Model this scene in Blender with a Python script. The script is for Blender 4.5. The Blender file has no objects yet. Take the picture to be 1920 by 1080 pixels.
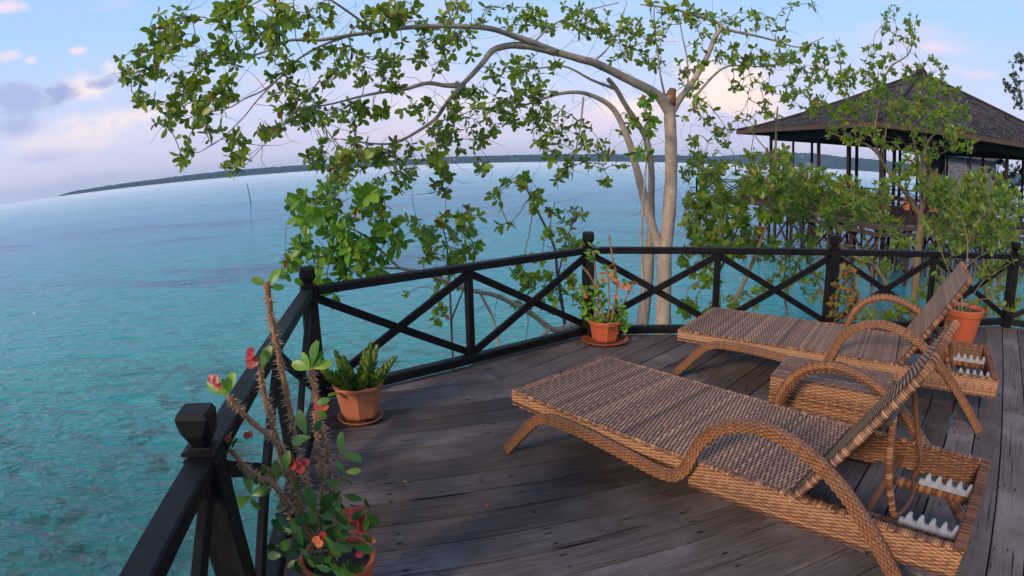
import bpy, math, random
import numpy as np
from mathutils import Vector, Matrix, noise
random.seed(7); np.random.seed(7)
R = math.radians
C = bpy.context.scene.collection
scene = bpy.context.scene

# ------------------------------------------------------------------ camera (wide lens with barrel curvature)
FPX, PIT, ROL, KK = 1128.99, 0.21099, -0.01873, 0.25196
CAMZ = 1.55
SEA = -2.5
cam = bpy.data.cameras.new('camera'); camo = bpy.data.objects.new('camera', cam); C.objects.link(camo)
cp, sp = math.cos(PIT), math.sin(PIT)
fw = Vector((0, cp, -sp)); rt = Vector((1, 0, 0)); up = Vector((0, sp, cp))
c_, s_ = math.cos(ROL), math.sin(ROL)
r2 = c_ * rt + s_ * up; u2 = -s_ * rt + c_ * up
camo.matrix_world = Matrix(((r2.x, u2.x, -fw.x, 0), (r2.y, u2.y, -fw.y, 0), (r2.z, u2.z, -fw.z, CAMZ), (0, 0, 0, 1)))
cam.type = 'PANO'; cam.sensor_width = 36; cam.sensor_fit = 'HORIZONTAL'
cam.clip_start = 0.02; cam.clip_end = 30000
FMM = FPX / 1920 * 36
rr = np.linspace(0.3, 22, 60); th = np.arcsin(KK * rr / FMM) / KK
A_ = np.stack([rr, rr**2, rr**3, rr**4], 1); kk = np.linalg.lstsq(A_, th, rcond=None)[0]
cc = cam
cc.panorama_type = 'FISHEYE_LENS_POLYNOMIAL'
cc.fisheye_fov = 3.0
cc.fisheye_polynomial_k0 = 0.0
cc.fisheye_polynomial_k1 = -float(kk[0]); cc.fisheye_polynomial_k2 = -float(kk[1])
cc.fisheye_polynomial_k3 = -float(kk[2]); cc.fisheye_polynomial_k4 = -float(kk[3])
scene.camera = camo

def ray(px, py):
    x = px - 960; y = 540 - py; r = math.hypot(x, y) or 1e-9
    t = math.asin(KK * r / FPX) / KK
    return math.cos(t) * fw + math.sin(t) * (x / r * r2 + y / r * u2)
def at(px, py, Y):
    "the point on the sight line through a pixel whose distance north is Y"
    d = ray(px, py); return Vector((0, 0, CAMZ)) + d * (Y / d.y)
def pxr(w, p):
    "real size of w photo pixels at point p"
    return w / FPX * (Vector(p) - Vector((0, 0, CAMZ))).length

# ------------------------------------------------------------------ world
def S(*c):
    return tuple(((v / 255) / 12.92 if v / 255 <= .04045 else ((v / 255 + .055) / 1.055) ** 2.4) for v in c)
SUN_AZ, SUN_EL = R(222), R(24)      # compass bearing of the sun seen from the deck (0 = north/+Y, clockwise)
world = bpy.data.worlds.new('World'); scene.world = world; world.use_nodes = True
class NT:
    def __init__(s, tree): s.t = tree; tree.nodes.clear()
    def n(s, typ, **kw):
        nd = s.t.nodes.new(typ)
        for k, v in kw.items(): setattr(nd, k, v)
        return nd
    def l(s, a, b): s.t.links.new(a, b)
    def put(s, sock, v):
        if isinstance(v, bpy.types.NodeSocket): s.l(v, sock)
        elif isinstance(v, (tuple, list)) and sock.type == 'RGBA': sock.default_value = (*v[:3], 1)
        else: sock.default_value = v
    def m(s, op, a, b=None, c=None, clamp=False):
        nd = s.n('ShaderNodeMath', operation=op, use_clamp=clamp); s.put(nd.inputs[0], a)
        if b is not None: s.put(nd.inputs[1], b)
        if c is not None: s.put(nd.inputs[2], c)
        return nd.outputs[0]
    def mix(s, f, a, b, mode='MIX'):
        nd = s.n('ShaderNodeMix', data_type='RGBA', blend_type=mode)
        s.put(nd.inputs[0], f); s.put(nd.inputs[6], a); s.put(nd.inputs[7], b); return nd.outputs[2]
    def ramp(s, f, stops, interp='LINEAR'):
        nd = s.n('ShaderNodeValToRGB'); e = nd.color_ramp; e.interpolation = interp
        while len(e.elements) < len(stops): e.elements.new(.5)
        for el, (p, c) in zip(e.elements, stops):
            el.position = p; el.color = (*c[:3], 1) if isinstance(c, (tuple, list)) else (c, c, c, 1)
        s.l(f, nd.inputs[0]); return nd.outputs[0]
    def mr(s, v, a, b, c=0.0, d=1.0, smooth=False):
        nd = s.n('ShaderNodeMapRange'); nd.interpolation_type = 'SMOOTHSTEP' if smooth else 'LINEAR'
        s.put(nd.inputs[0], v); s.put(nd.inputs[1], a); s.put(nd.inputs[2], b); s.put(nd.inputs[3], c); s.put(nd.inputs[4], d); return nd.outputs[0]
    def noise(s, vec, scale, detail=3, rough=.5, dist=0.0):
        nd = s.n('ShaderNodeTexNoise'); nd.inputs['Scale'].default_value = scale; nd.inputs['Detail'].default_value = detail
        nd.inputs['Roughness'].default_value = rough; nd.inputs['Distortion'].default_value = dist
        if vec is not None: s.l(vec, nd.inputs['Vector'])
        return nd
    def map(s, vec, scale=(1, 1, 1), loc=(0, 0, 0), rot=(0, 0, 0)):
        nd = s.n('ShaderNodeMapping'); nd.inputs['Scale'].default_value = scale; nd.inputs['Location'].default_value = loc
        nd.inputs['Rotation'].default_value = rot; s.l(vec, nd.inputs['Vector']); return nd.outputs[0]
    def bump(s, h, strength, dist, normal=None):
        nd = s.n('ShaderNodeBump'); nd.inputs['Strength'].default_value = strength; nd.inputs['Distance'].default_value = dist
        s.l(h, nd.inputs['Height'])
        if normal is not None: s.l(normal, nd.inputs['Normal'])
        return nd.outputs[0]

w = NT(world.node_tree)
tc = w.n('ShaderNodeTexCoord').outputs['Generated']
nv = w.n('ShaderNodeSeparateXYZ'); w.l(tc, nv.inputs[0])
el = w.m('MULTIPLY', w.m('ARCSINE', nv.outputs[2]), 57.2958)          # degrees
az = w.m('MULTIPLY', w.m('ARCTAN2', nv.outputs[0], nv.outputs[1]), 57.2958)
grad = w.ramp(w.mr(el, -2, 60), [(0.0, S(214, 208, 230)), (.06, S(211, 208, 233)), (.14, S(200, 209, 240)),
                                (.26, S(168, 204, 242)), (.42, S(150, 192, 238)), (1.0, S(140, 172, 222))])
sky = w.n('ShaderNodeTexSky'); sky.sky_type = 'NISHITA'; sky.sun_disc = False
sky.sun_elevation = SUN_EL; sky.sun_rotation = SUN_AZ; sky.dust_density = 2.0
skc = w.mix(1.0, sky.outputs[0], (.1, .1, .1), 'MULTIPLY')
base = w.mix(.90, skc, grad)
# thin high cloud streaks
st = w.noise(w.map(tc, (1.4, 1.4, 9), (.3, .1, .2)), 2.2, 6, .58, .6).outputs[0]
base = w.mix(w.m('MULTIPLY', w.mr(st, .50, .72, smooth=True), w.mr(el, 26, 8, 0.05, .65)), base, S(226, 208, 226))
nz = w.noise(w.map(tc, (1, 1, 1.5)), 9, 7, .62).outputs[0]
nz2 = w.noise(w.map(tc, (1, 1, 1.5), (5, 2, 1)), 26, 5, .6).outputs[0]
fl = w.m('ADD', w.m('MULTIPLY', w.m('SUBTRACT', nz, .5), 4.2), w.m('MULTIPLY', w.m('SUBTRACT', nz2, .5), 1.6))
def blob(a0, e0, wa, we, col, soft=.9, op=.9, k=1.0):
    global base
    dx = w.m('DIVIDE', w.m('SUBTRACT', az, a0), wa); dy = w.m('DIVIDE', w.m('SUBTRACT', el, e0), we)
    d = w.m('SQRT', w.m('ADD', w.m('MULTIPLY', dx, dx), w.m('MULTIPLY', dy, dy)))
    d = w.m('SUBTRACT', d, w.m('MULTIPLY', fl, k * .45))
    base = w.mix(w.mr(d, 1.0, 1.0 - soft, 0, op, True), base, col)
def azel(px, py):
    d = ray(px, py); return math.degrees(math.atan2(d.x, d.y)), math.degrees(math.asin(d.z))
CREAM = S(252, 230, 220); MAUVE = S(160, 170, 212); PINK = S(238, 212, 226); LAV = S(178, 184, 222)
for (x, y, wa, we, col, soft, op, k) in [
    (160, 165, 5.5, 2.0, CREAM, .7, .75, 1.2), (50, 190, 5.2, 2.2, MAUVE, .7, .8, 1.4), (110, 170, 2.6, 1.6, MAUVE, .6, .75, 1.3),
    (190, 160, 2.4, .8, MAUVE, .7, .6, 1.2), (30, 235, 3.8, 1.6, MAUVE, .8, .75, 1), (90, 290, 3.8, .9, LAV, .8, .7, 1),
    (190, 330, 5, .6, LAV, .9, .4, .8), (15, 12, 2.2, .8, PINK, .8, .8, 1), (15, 105, 2.0, .8, PINK, .8, .7, 1), (145, 96, 1.2, .5, PINK, .8, .8, 1), (60, 112, 1.0, .5, PINK, .8, .7, 1), (195, 155, 3.4, .9, S(150, 162, 206), .6, .7, 1.4), (120, 175, 3.0, 1.3, S(150, 162, 206), .5, .7, 1.4),
    (240, 215, 11, 1.6, CREAM, 1, .6, 1.2), (150, 260, 12, 1.6, CREAM, 1, .4, 1.2), (260, 190, 5, .7, LAV, 1, .4, 1),
    (1340, 165, 4.8, 2.6, CREAM, .6, .95, 1.2), (1420, 190, 4.2, 2.0, S(255, 226, 214), .6, .9, 1.2), (1200, 200, 5.5, 2.0, CREAM, .8, .8, 1.3), (1410, 145, 2.6, 1.7, CREAM, .6, .9, 1.2),
    (1100, 230, 6, 1.6, PINK, .9, .6, 1), (1350, 240, 9, 1.7, LAV, 1, .6, .8), (1750, 90, 4.5, .9, PINK, 1, .55, .8), (1840, 140, 3, .6, PINK, 1, .45, .8),
    (700, 150, 12, 2.2, PINK, 1, .4, 1), (820, 200, 12, 2.0, CREAM, 1, .35, 1), (-300, 200, 12, 3, MAUVE, .8, .7, 1), (2300, 200, 14, 3, CREAM, .8, .7, 1)]:
    a0, e0 = azel(x, y) if -1 < x < 1921 else ((-62, 9) if x < 0 else (72, 9))
    blob(a0, e0, wa, we, col, soft, op, k)
for (a0, e0, wa, we, col) in [(-110, 10, 16, 3.5, PINK), (120, 9, 18, 3.5, CREAM), (175, 11, 20, 3, MAUVE), (-160, 8, 15, 2.5, CREAM)]:
    blob(a0, e0, wa, we, col, .8, .7, 1.0)
bg = w.n('ShaderNodeBackground'); bg.inputs[1].default_value = 1.0; w.l(base, bg.inputs[0])
wo = w.n('ShaderNodeOutputWorld'); w.l(bg.outputs[0], wo.inputs[0])

sun = bpy.data.lights.new('sun', 'SUN'); sun.energy = 2.3; sun.angle = R(10); sun.color = (1.0, .82, .62)
suno = bpy.data.objects.new('sun', sun); C.objects.link(suno)
sd = Vector((math.sin(SUN_AZ) * math.cos(SUN_EL), math.cos(SUN_AZ) * math.cos(SUN_EL), math.sin(SUN_EL)))
suno.rotation_euler = sd.to_track_quat('Z', 'Y').to_euler()
scene.view_settings.view_transform = 'Standard'; scene.view_settings.look = 'None'
scene.view_settings.exposure = 0.28; scene.view_settings.gamma = 1.0
scene.view_settings.use_curve_mapping = False

# ------------------------------------------------------------------ object helpers
def setp(o, label=None, cat=None, group=None, kind=None):
    if label: o['label'] = label
    if cat: o['category'] = cat
    if group: o['group'] = group
    if kind: o['kind'] = kind
    return o
def link(name, mesh, parent=None, mat=None):
    o = bpy.data.objects.new(name, mesh); C.objects.link(o)
    if parent is not None: o.parent = parent
    if mat is not None and mesh is not None and not mesh.materials: mesh.materials.append(mat)
    return o
def thing(name, label, cat, loc=(0, 0, 0), rz=0, group=None):
    o = link(name, None); o.location = loc; o.rotation_euler = (0, 0, rz); o.empty_display_size = .1
    return setp(o, label, cat, group)
class MB:
    "collects vertices and faces of one part"
    def __init__(s): s.v = []; s.f = []; s.c = []
    def add(s, vs, fs, c=.5):
        b = len(s.v); s.v += [tuple(v) for v in vs]; s.f += [tuple(i + b for i in f) for f in fs]
        s.c += [c] * len(vs) if not isinstance(c, (list, tuple)) else list(c)
    def box(s, x0, x1, y0, y1, z0, z1, c=.5):
        s.add([(x0, y0, z0), (x1, y0, z0), (x1, y1, z0), (x0, y1, z0), (x0, y0, z1), (x1, y0, z1), (x1, y1, z1), (x0, y1, z1)],
              [(0, 3, 2, 1), (4, 5, 6, 7), (0, 1, 5, 4), (1, 2, 6, 5), (2, 3, 7, 6), (3, 0, 4, 7)], c)
    def beam(s, a, b, wd, ht, upv=(0, 0, 1), c=.5, ch=.12):
        "bar of rectangular section with eased edges from a to b"
        a = Vector(a); b = Vector(b); d = (b - a).normalized(); sd_ = d.cross(Vector(upv)).normalized(); u = sd_.cross(d)
        e = min(wd, ht) * ch; w2, h2 = wd / 2, ht / 2
        pr = [(-w2 + e, -h2), (w2 - e, -h2), (w2, -h2 + e), (w2, h2 - e), (w2 - e, h2), (-w2 + e, h2), (-w2, h2 - e), (-w2, -h2 + e)]
        vs = [a + sd_ * x + u * y for x, y in pr] + [b + sd_ * x + u * y for x, y in pr]
        fs = [(i, (i + 1) % 8, (i + 1) % 8 + 8, i + 8) for i in range(8)] + [tuple(range(7, -1, -1)), tuple(range(8, 16))]
        s.add(vs, fs, c)
    def tube(s, pts, rad, n=8, c=.5, cap=True, wob=0):
        pts = [Vector(p) for p in pts]
        if len(pts) < 2: return
        if not isinstance(rad, (list, tuple)): rad = [rad] * len(pts)
        t0 = (pts[1] - pts[0]).normalized(); a = t0.orthogonal().normalized(); vs = []
        for i, p in enumerate(pts):
            t = (pts[min(i + 1, len(pts) - 1)] - pts[max(i - 1, 0)]).normalized()
            a = (a - t * a.dot(t)).normalized(); b = t.cross(a)
            for k in range(n):
                an = 2 * math.pi * k / n; r = rad[i]
                if wob: r *= 1 + wob * noise.noise(Vector((p.x * 9 + math.cos(an) * 2, p.y * 9 + math.sin(an) * 2, p.z * 7)))
                vs.append(p + (a * math.cos(an) + b * math.sin(an)) * r)
        fs = [(i * n + k, i * n + (k + 1) % n, (i + 1) * n + (k + 1) % n, (i + 1) * n + k) for i in range(len(pts) - 1) for k in range(n)]
        if cap: fs += [tuple(range(n - 1, -1, -1)), tuple((len(pts) - 1) * n + k for k in range(n))]
        s.add(vs, fs, c)
    def lathe(s, prof, n=32, c=.5, flat=0, off=(0, 0, 0)):
        vs = []
        for r, z in prof:
            for k in range(n):
                an = 2 * math.pi * k / n
                q = r
                if flat: q = r * math.cos(math.pi / flat) / math.cos((an % (2 * math.pi / flat)) - math.pi / flat)
                vs.append((off[0] + q * math.cos(an), off[1] + q * math.sin(an), off[2] + z))
        m = len(prof)
        fs = [(i * n + k, i * n + (k + 1) % n, (i + 1) * n + (k + 1) % n, (i + 1) * n + k) for i in range(m - 1) for k in range(n)]
        s.add(vs, fs, c)
    def mesh(s, name, smooth=False):
        me = bpy.data.meshes.new(name); me.from_pydata(s.v, [], s.f)
        at_ = me.attributes.new('rnd', 'FLOAT', 'POINT'); at_.data.foreach_set('value', s.c)
        if smooth: me.shade_smooth()
        me.update(); return me
    def obj(s, name, mat, parent=None, smooth=False, **kw):
        return setp(link(name, s.mesh(name, smooth), parent, mat), **kw)
def bevel(o, w_=.004, seg=2):
    m_ = o.modifiers.new('bevel', 'BEVEL'); m_.width = w_; m_.segments = seg; m_.limit_method = 'ANGLE'; return o
def catmull(pts, n=6):
    pts = [Vector(p) for p in pts]; out = []
    P = [pts[0] * 2 - pts[1]] + pts + [pts[-1] * 2 - pts[-2]]
    for i in range(1, len(P) - 2):
        for k in range(n):
            t = k / n; a, b, c, d = P[i - 1:i + 3]
            out.append(.5 * ((2 * b) + (c - a) * t + (2 * a - 5 * b + 4 * c - d) * t * t + (3 * b - a - 3 * c + d) * t ** 3))
    out.append(pts[-1]); return out

# ------------------------------------------------------------------ materials
def mat(name):
    m_ = bpy.data.materials.new(name); m_.use_nodes = True; t = NT(m_.node_tree)
    out = t.n('ShaderNodeOutputMaterial'); b = t.n('ShaderNodeBsdfPrincipled'); t.l(b.outputs[0], out.inputs[0])
    return m_, t, b, out
def objc(t): return t.n('ShaderNodeTexCoord').outputs['Object']
def orand(t): return t.n('ShaderNodeObjectInfo').outputs['Random']
def attr(t, nm='rnd'): return t.n('ShaderNodeAttribute', attribute_name=nm).outputs['Fac']
def wpos(t): return t.n('ShaderNodeNewGeometry').outputs['Position']

# weathered deck plank: grain runs along local x
M_plank, t, b, o_ = mat('weathered_plank')
oc = objc(t); rnd = orand(t)
off = t.n('ShaderNodeCombineXYZ'); t.l(t.m('MULTIPLY', rnd, 37.0), off.inputs[0]); t.l(t.m('MULTIPLY', rnd, 91.0), off.inputs[2])
va = t.n('ShaderNodeVectorMath', operation='ADD'); t.l(oc, va.inputs[0]); t.l(off.outputs[0], va.inputs[1]); vv = va.outputs[0]
g1 = t.noise(t.map(vv, (1.2, 28, 6)), 3.0, 8, .68, .6).outputs[0]
g2 = t.noise(t.map(vv, (3, 160, 30)), 2.0, 5, .6).outputs[0]
blot = t.noise(vv, 1.6, 5, .6).outputs[0]; blot2 = t.noise(vv, 5.5, 6, .65, .6).outputs[0]
col = t.ramp(g1, [(.25, (.040, .028, .025)), (.45, (.088, .065, .060)), (.6, (.14, .108, .102)), (.8, (.20, .16, .152))])
col = t.mix(t.mr(g2, .35, .75), col, (.030, .024, .024), 'MIX'); col = t.mix(.45, col, t.ramp(g1, [(.3, (.075, .056, .052)), (.7, (.15, .115, .110))]))
col = t.mix(t.mr(blot, .45, .75, 0, .8, True), col, (.20, .165, .170))
col = t.mix(t.mr(blot2, .56, .74, 0, .6, True), col, (.024, .020, .021))
tint = t.mix(1.0, col, t.ramp(rnd, [(0, (.85, .76, .69)), (.5, (1.2, 1.11, 1.03)), (1, (1.65, 1.54, 1.44))]), 'MULTIPLY')
# splits and knots
vo = t.n('ShaderNodeTexVoronoi'); vo.inputs['Scale'].default_value = 1.0; t.l(t.map(vv, (2.1, 11, 1)), vo.inputs['Vector'])
kn = t.mr(vo.outputs['Distance'], .05, .09, 1, 0, True)
cr = t.noise(t.map(vv, (.9, 55, 1)), 1.4, 3, .5, .3).outputs[0]; crk = t.mr(cr, .655, .69, 0, 1, True)
dark = t.m('MAXIMUM', t.m('MULTIPLY', kn, .8), crk)
fin = t.mix(t.m('MULTIPLY', dark, .85), tint, (.008, .006, .006))
t.l(fin, b.inputs['Base Color']); t.l(t.mr(blot, .3, .7, .65, .85), b.inputs['Roughness']); b.inputs['Specular IOR Level'].default_value = .16
hh = t.m('SUBTRACT', t.m('ADD', t.m('MULTIPLY', g1, .6), t.m('MULTIPLY', g2, .35)), t.m('MULTIPLY', dark, .9))
t.l(t.bump(hh, .55, .004), b.inputs['Normal'])

def stained(name, c0, c1, rough=.42):
    m_, t, b, o_ = mat(name); v = wpos(t)
    n1 = t.noise(t.map(v, (9, 9, 3)), 2.2, 6, .6, .4).outputs[0]; n2 = t.noise(t.map(v, (60, 60, 8)), 2, 4, .6).outputs[0]
    t.l(t.mix(t.mr(n1, .35, .7), c0, c1), b.inputs['Base Color'])
    t.l(t.mr(n1, .3, .7, rough - .08, rough + .18), b.inputs['Roughness'])
    t.l(t.bump(t.m('ADD', t.m('MULTIPLY', n2, .6), n1), .35, .003), b.inputs['Normal'])
    b.inputs['Specular IOR Level'].default_value = .22
    return m_
M_black = stained('black_stained_wood', (.0045, .0038, .0042), (.013, .0095, .009), .5)
M_pier = stained('dark_pier_timber', (.022, .012, .013), (.055, .028, .024), .7)
M_pierl = stained('reddish_pier_timber', (.05, .03, .025), (.11, .062, .045), .75)

def leafmat(name, greens, odd, oddp=.05, trans=.3, rough=.38):
    m_, t, b, o_ = mat(name)
    f = t.m('FRACT', t.m('ADD', attr(t), orand(t)))
    n = len(greens); stops = [(i / n * (1 - oddp), c) for i, c in enumerate(greens)] + [(1 - oddp, greens[-1]), (1 - oddp + .001, odd[0])]
    if len(odd) > 1: stops += [(1 - oddp / 2, odd[1])]
    col = t.ramp(f, stops)
    v = wpos(t); col = t.mix(t.mr(t.noise(v, 42, 3).outputs[0], .45, .75, 0, .35), col, (.085, .095, .02))
    gm = t.n('ShaderNodeNewGeometry'); col2 = t.mix(t.m('MULTIPLY', gm.outputs['Backfacing'], .35), col, (.16, .19, .10))
    t.l(col2, b.inputs['Base Color']); b.inputs['Roughness'].default_value = rough
    b.inputs['Specular IOR Level'].default_value = .4
    tr = t.n('ShaderNodeBsdfTranslucent'); t.l(t.mix(1.0, col, (1.5, 1.7, .6), 'MULTIPLY'), tr.inputs[0])
    mx = t.n('ShaderNodeMixShader'); mx.inputs[0].default_value = trans
    t.l(b.outputs[0], mx.inputs[1]); t.l(tr.outputs[0], mx.inputs[2]); t.l(mx.outputs[0], o_.inputs[0])
    return m_
ODD = [(.34, .20, .03), (.26, .065, .02)]
M_leaf = leafmat('tree_leaf', [(.065, .115, .018), (.18, .245, .022), (.29, .345, .03), (.095, .15, .02), (.38, .40, .035), (.22, .225, .022), (.12, .18, .02)], ODD, .04, .42)
M_leafb = leafmat('bright_leaf', [(.08, .20, .02), (.20, .36, .03), (.13, .28, .026), (.27, .40, .04), (.08, .19, .025)], ODD, .03)
M_mang = leafmat('mangrove_leaf', [(.07, .15, .018), (.18, .28, .022), (.13, .23, .022), (.24, .30, .026), (.09, .18, .02), (.28, .27, .025)], ODD, .03, .42)
M_thorn = leafmat('crown_of_thorns_leaf', [(.022, .075, .016), (.04, .12, .02), (.07, .17, .02), (.028, .09, .018)], [(.13, .19, .03)], .10, .2)
M_dark = leafmat('dark_far_leaf', [(.012, .026, .012), (.022, .04, .016), (.03, .045, .03)], [(.04, .05, .03)], .05, .15)
M_succ = leafmat('succulent_leaf', [(.07, .17, .02), (.13, .26, .028), (.25, .32, .03), (.09, .2, .02)], [(.36, .26, .04)], .12, .2)
M_copper = leafmat('copper_leaf', [(.30, .08, .03), (.32, .17, .035), (.20, .17, .03), (.40, .14, .035), (.24, .19, .035)], [(.10, .14, .03)], .15, .25)
M_petal = leafmat('red_petal', [(.45, .035, .03), (.55, .07, .05), (.38, .03, .035)], [(.6, .16, .05)], .1, .25)
M_petalo = leafmat('orange_petal', [(.65, .10, .04), (.7, .2, .05)], [(.6, .06, .05)], .2, .25)

def bark(name, a, bcol, cdark, sc=1.0):
    m_, t, b, o_ = mat(name); v = wpos(t)
    n1 = t.noise(t.map(v, (6 * sc, 6 * sc, 2.5 * sc)), 1.6, 7, .62, .5).outputs[0]
    n2 = t.noise(t.map(v, (14 * sc, 14 * sc, 70 * sc)), 1.5, 4, .6, .4).outputs[0]
    n3 = t.noise(v, 60 * sc, 4, .6).outputs[0]
    col = t.mix(t.mr(n1, .35, .65), a, bcol); col = t.mix(t.mr(n2, .52, .72, 0, .65), col, cdark); col = t.mix(t.mr(n3, .55, .8, 0, .4), col, tuple(x * 1.5 for x in a))
    t.l(col, b.inputs['Base Color']); b.inputs['Roughness'].default_value = .85
    t.l(t.bump(t.m('ADD', t.m('MULTIPLY', n2, .6), t.m('ADD', t.m('MULTIPLY', n1, .5), t.m('MULTIPLY', n3, .4))), .7, .01), b.inputs['Normal'])
    return m_
M_bark = bark('pale_bark', (.50, .38, .30), (.34, .235, .175), (.15, .095, .07))
M_twig = bark('twig_bark', (.13, .085, .065), (.085, .05, .042), (.05, .03, .028), 2)
M_barkl = bark('mangrove_bark', (.24, .175, .10), (.16, .11, .06), (.085, .055, .035), 1.3)
M_spine = bark('thorny_stem', (.26, .12, .055), (.36, .17, .07), (.13, .055, .035), 3)
M_cut, t, b, o_ = mat('cut_wood'); b.inputs['Base Color'].default_value = (.28, .12, .05, 1); b.inputs['Roughness'].default_value = .9

# wicker: colour from the per-strand attribute, which also carries painted crest highlights
def wicker(name, stops, rough=.45):
    m_, t, b, o_ = mat(name); v = objc(t)
    n1 = t.noise(v, 130, 3).outputs[0]; n2 = t.noise(v, 6, 3).outputs[0]
    f = t.m('ADD', attr(t), t.m('MULTIPLY', t.m('SUBTRACT', n1, .5), .35)); col = t.ramp(f, stops)
    col = t.mix(t.mr(n2, .4, .7, 0, .3), col, (.12, .066, .048))
    t.l(col, b.inputs['Base Color']); b.inputs['Roughness'].default_value = rough; b.inputs['Specular IOR Level'].default_value = .35
    t.l(t.bump(n1, .3, .002), b.inputs['Normal']); return m_
M_wtop = wicker('faded_wicker', [(0, (.075, .032, .024)), (.3, (.225, .112, .075)), (.55, (.34, .175, .108)), (.8, (.54, .30, .16)), (1, (.70, .42, .23))])
M_wside = wicker('orange_wicker', [(0, (.035, .012, .006)), (.35, (.14, .050, .020)), (.65, (.285, .112, .044)), (1, (.56, .29, .14))], .4)
M_wdark, t, b, o_ = mat('wicker_backing'); b.inputs['Base Color'].default_value = (.075, .036, .022, 1); b.inputs['Roughness'].default_value = .9
M_plastic, t, b, o_ = mat('white_plastic')
n1 = t.noise(objc(t), 25, 4).outputs[0]; t.l(t.mix(t.mr(n1, .45, .7, 0, .5), (.36, .36, .40), (.20, .19, .20)), b.inputs['Base Color']); b.inputs['Roughness'].default_value = .45
M_steel, t, b, o_ = mat('grey_metal'); b.inputs['Base Color'].default_value = (.12, .11, .10, 1); b.inputs['Metallic'].default_value = .7; b.inputs['Roughness'].default_value = .45

def clay(name, c0, c1, bloom=.3):
    m_, t, b, o_ = mat(name); v = objc(t)
    n1 = t.noise(v, 7, 6, .62).outputs[0]; n2 = t.noise(v, 60, 4).outputs[0]; n3 = t.noise(t.map(v, (8, 8, 2)), 2.5, 5, .6).outputs[0]
    col = t.mix(t.mr(n1, .35, .68), c0, c1); col = t.mix(t.mr(n3, .55, .75, 0, bloom), col, (.42, .26, .19))
    sx = t.n('ShaderNodeSeparateXYZ'); t.l(v, sx.inputs[0])
    col = t.mix(t.m('MULTIPLY', t.mr(sx.outputs[2], .035, .0, 0, 1), t.mr(n2, .3, .6)), col, (.06, .035, .025))
    t.l(col, b.inputs['Base Color']); b.inputs['Roughness'].default_value = .65
    t.l(t.bump(t.m('ADD', n1, t.m('MULTIPLY', n2, .4)), .3, .003), b.inputs['Normal']); return m_
M_clay = clay('terracotta', (.40, .105, .04), (.50, .16, .07), .55)
M_clayo = clay('orange_plastic_clay', (.46, .085, .028), (.52, .11, .038), .08)
M_soil, t, b, o_ = mat('potting_soil'); n1 = t.noise(objc(t), 50, 5).outputs[0]
t.l(t.mix(n1, (.02, .012, .008), (.07, .045, .03)), b.inputs['Base Color']); b.inputs['Roughness'].default_value = 1; t.l(t.bump(n1, 1, .01), b.inputs['Normal'])

# ------------------------------------------------------------------ sea
M_sea, t, b, o_ = mat('sea_water')
v = wpos(t); sx = t.n('ShaderNodeSeparateXYZ'); t.l(v, sx.inputs[0])
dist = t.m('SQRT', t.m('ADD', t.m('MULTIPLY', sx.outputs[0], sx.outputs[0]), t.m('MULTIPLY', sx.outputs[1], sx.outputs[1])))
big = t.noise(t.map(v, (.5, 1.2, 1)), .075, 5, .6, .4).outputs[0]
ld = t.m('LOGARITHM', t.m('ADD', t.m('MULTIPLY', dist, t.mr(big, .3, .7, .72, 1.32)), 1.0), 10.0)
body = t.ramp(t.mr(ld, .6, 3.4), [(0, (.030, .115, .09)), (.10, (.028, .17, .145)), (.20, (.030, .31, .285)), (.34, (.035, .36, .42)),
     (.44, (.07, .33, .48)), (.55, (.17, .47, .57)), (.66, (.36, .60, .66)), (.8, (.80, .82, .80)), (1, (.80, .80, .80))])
mot = t.noise(v, 1.7, 4, .6, .3).outputs[0]; mot2 = t.noise(v, .5, 4, .6, 1.0).outputs[0]
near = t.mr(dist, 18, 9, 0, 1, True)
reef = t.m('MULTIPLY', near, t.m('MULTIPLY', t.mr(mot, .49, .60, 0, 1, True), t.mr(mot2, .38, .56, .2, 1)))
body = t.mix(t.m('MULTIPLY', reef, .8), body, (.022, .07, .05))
gr = t.noise(t.map(v, (.35, 1, 1), rot=(0, 0, .35)), .16, 5, .62, .5).outputs[0]
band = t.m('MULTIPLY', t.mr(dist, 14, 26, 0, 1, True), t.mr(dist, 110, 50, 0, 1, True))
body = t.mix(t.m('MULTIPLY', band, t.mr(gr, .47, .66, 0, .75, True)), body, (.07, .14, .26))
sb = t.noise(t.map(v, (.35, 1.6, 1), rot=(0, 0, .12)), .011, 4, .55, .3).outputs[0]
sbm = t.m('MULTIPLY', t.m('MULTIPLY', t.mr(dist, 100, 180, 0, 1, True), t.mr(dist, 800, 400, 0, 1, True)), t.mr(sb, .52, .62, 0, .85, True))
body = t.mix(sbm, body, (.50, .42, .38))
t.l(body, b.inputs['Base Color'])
b.inputs['IOR'].default_value = 1.33
t.l(t.ramp(t.mr(ld, .7, 2.8), [(0, .24), (.3, .10), (1, .16)]), b.inputs['Roughness'])
w1 = t.noise(t.map(v, (.7, 1.9, 1), rot=(0, 0, .30)), .85, 3, .5, .4).outputs[0]
w2 = t.noise(t.map(v, (.7, 2.1, 1), rot=(0, 0, .12)), 2.3, 3, .5, .6).outputs[0]
w3 = t.noise(t.map(v, (1, 1.6, 1), rot=(0, 0, -.2)), 9, 3, .6).outputs[0]
rid = lambda q: t.m('SUBTRACT', 1.0, t.m('ABSOLUTE', t.m('MULTIPLY', t.m('SUBTRACT', q, .5), 2.6)))
h = t.m('ADD', t.m('ADD', t.m('MULTIPLY', w1, .55), t.m('MULTIPLY', rid(w1), .30)), t.m('ADD', t.m('MULTIPLY', rid(w2), .17), t.m('MULTIPLY', w3, .018)))
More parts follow.
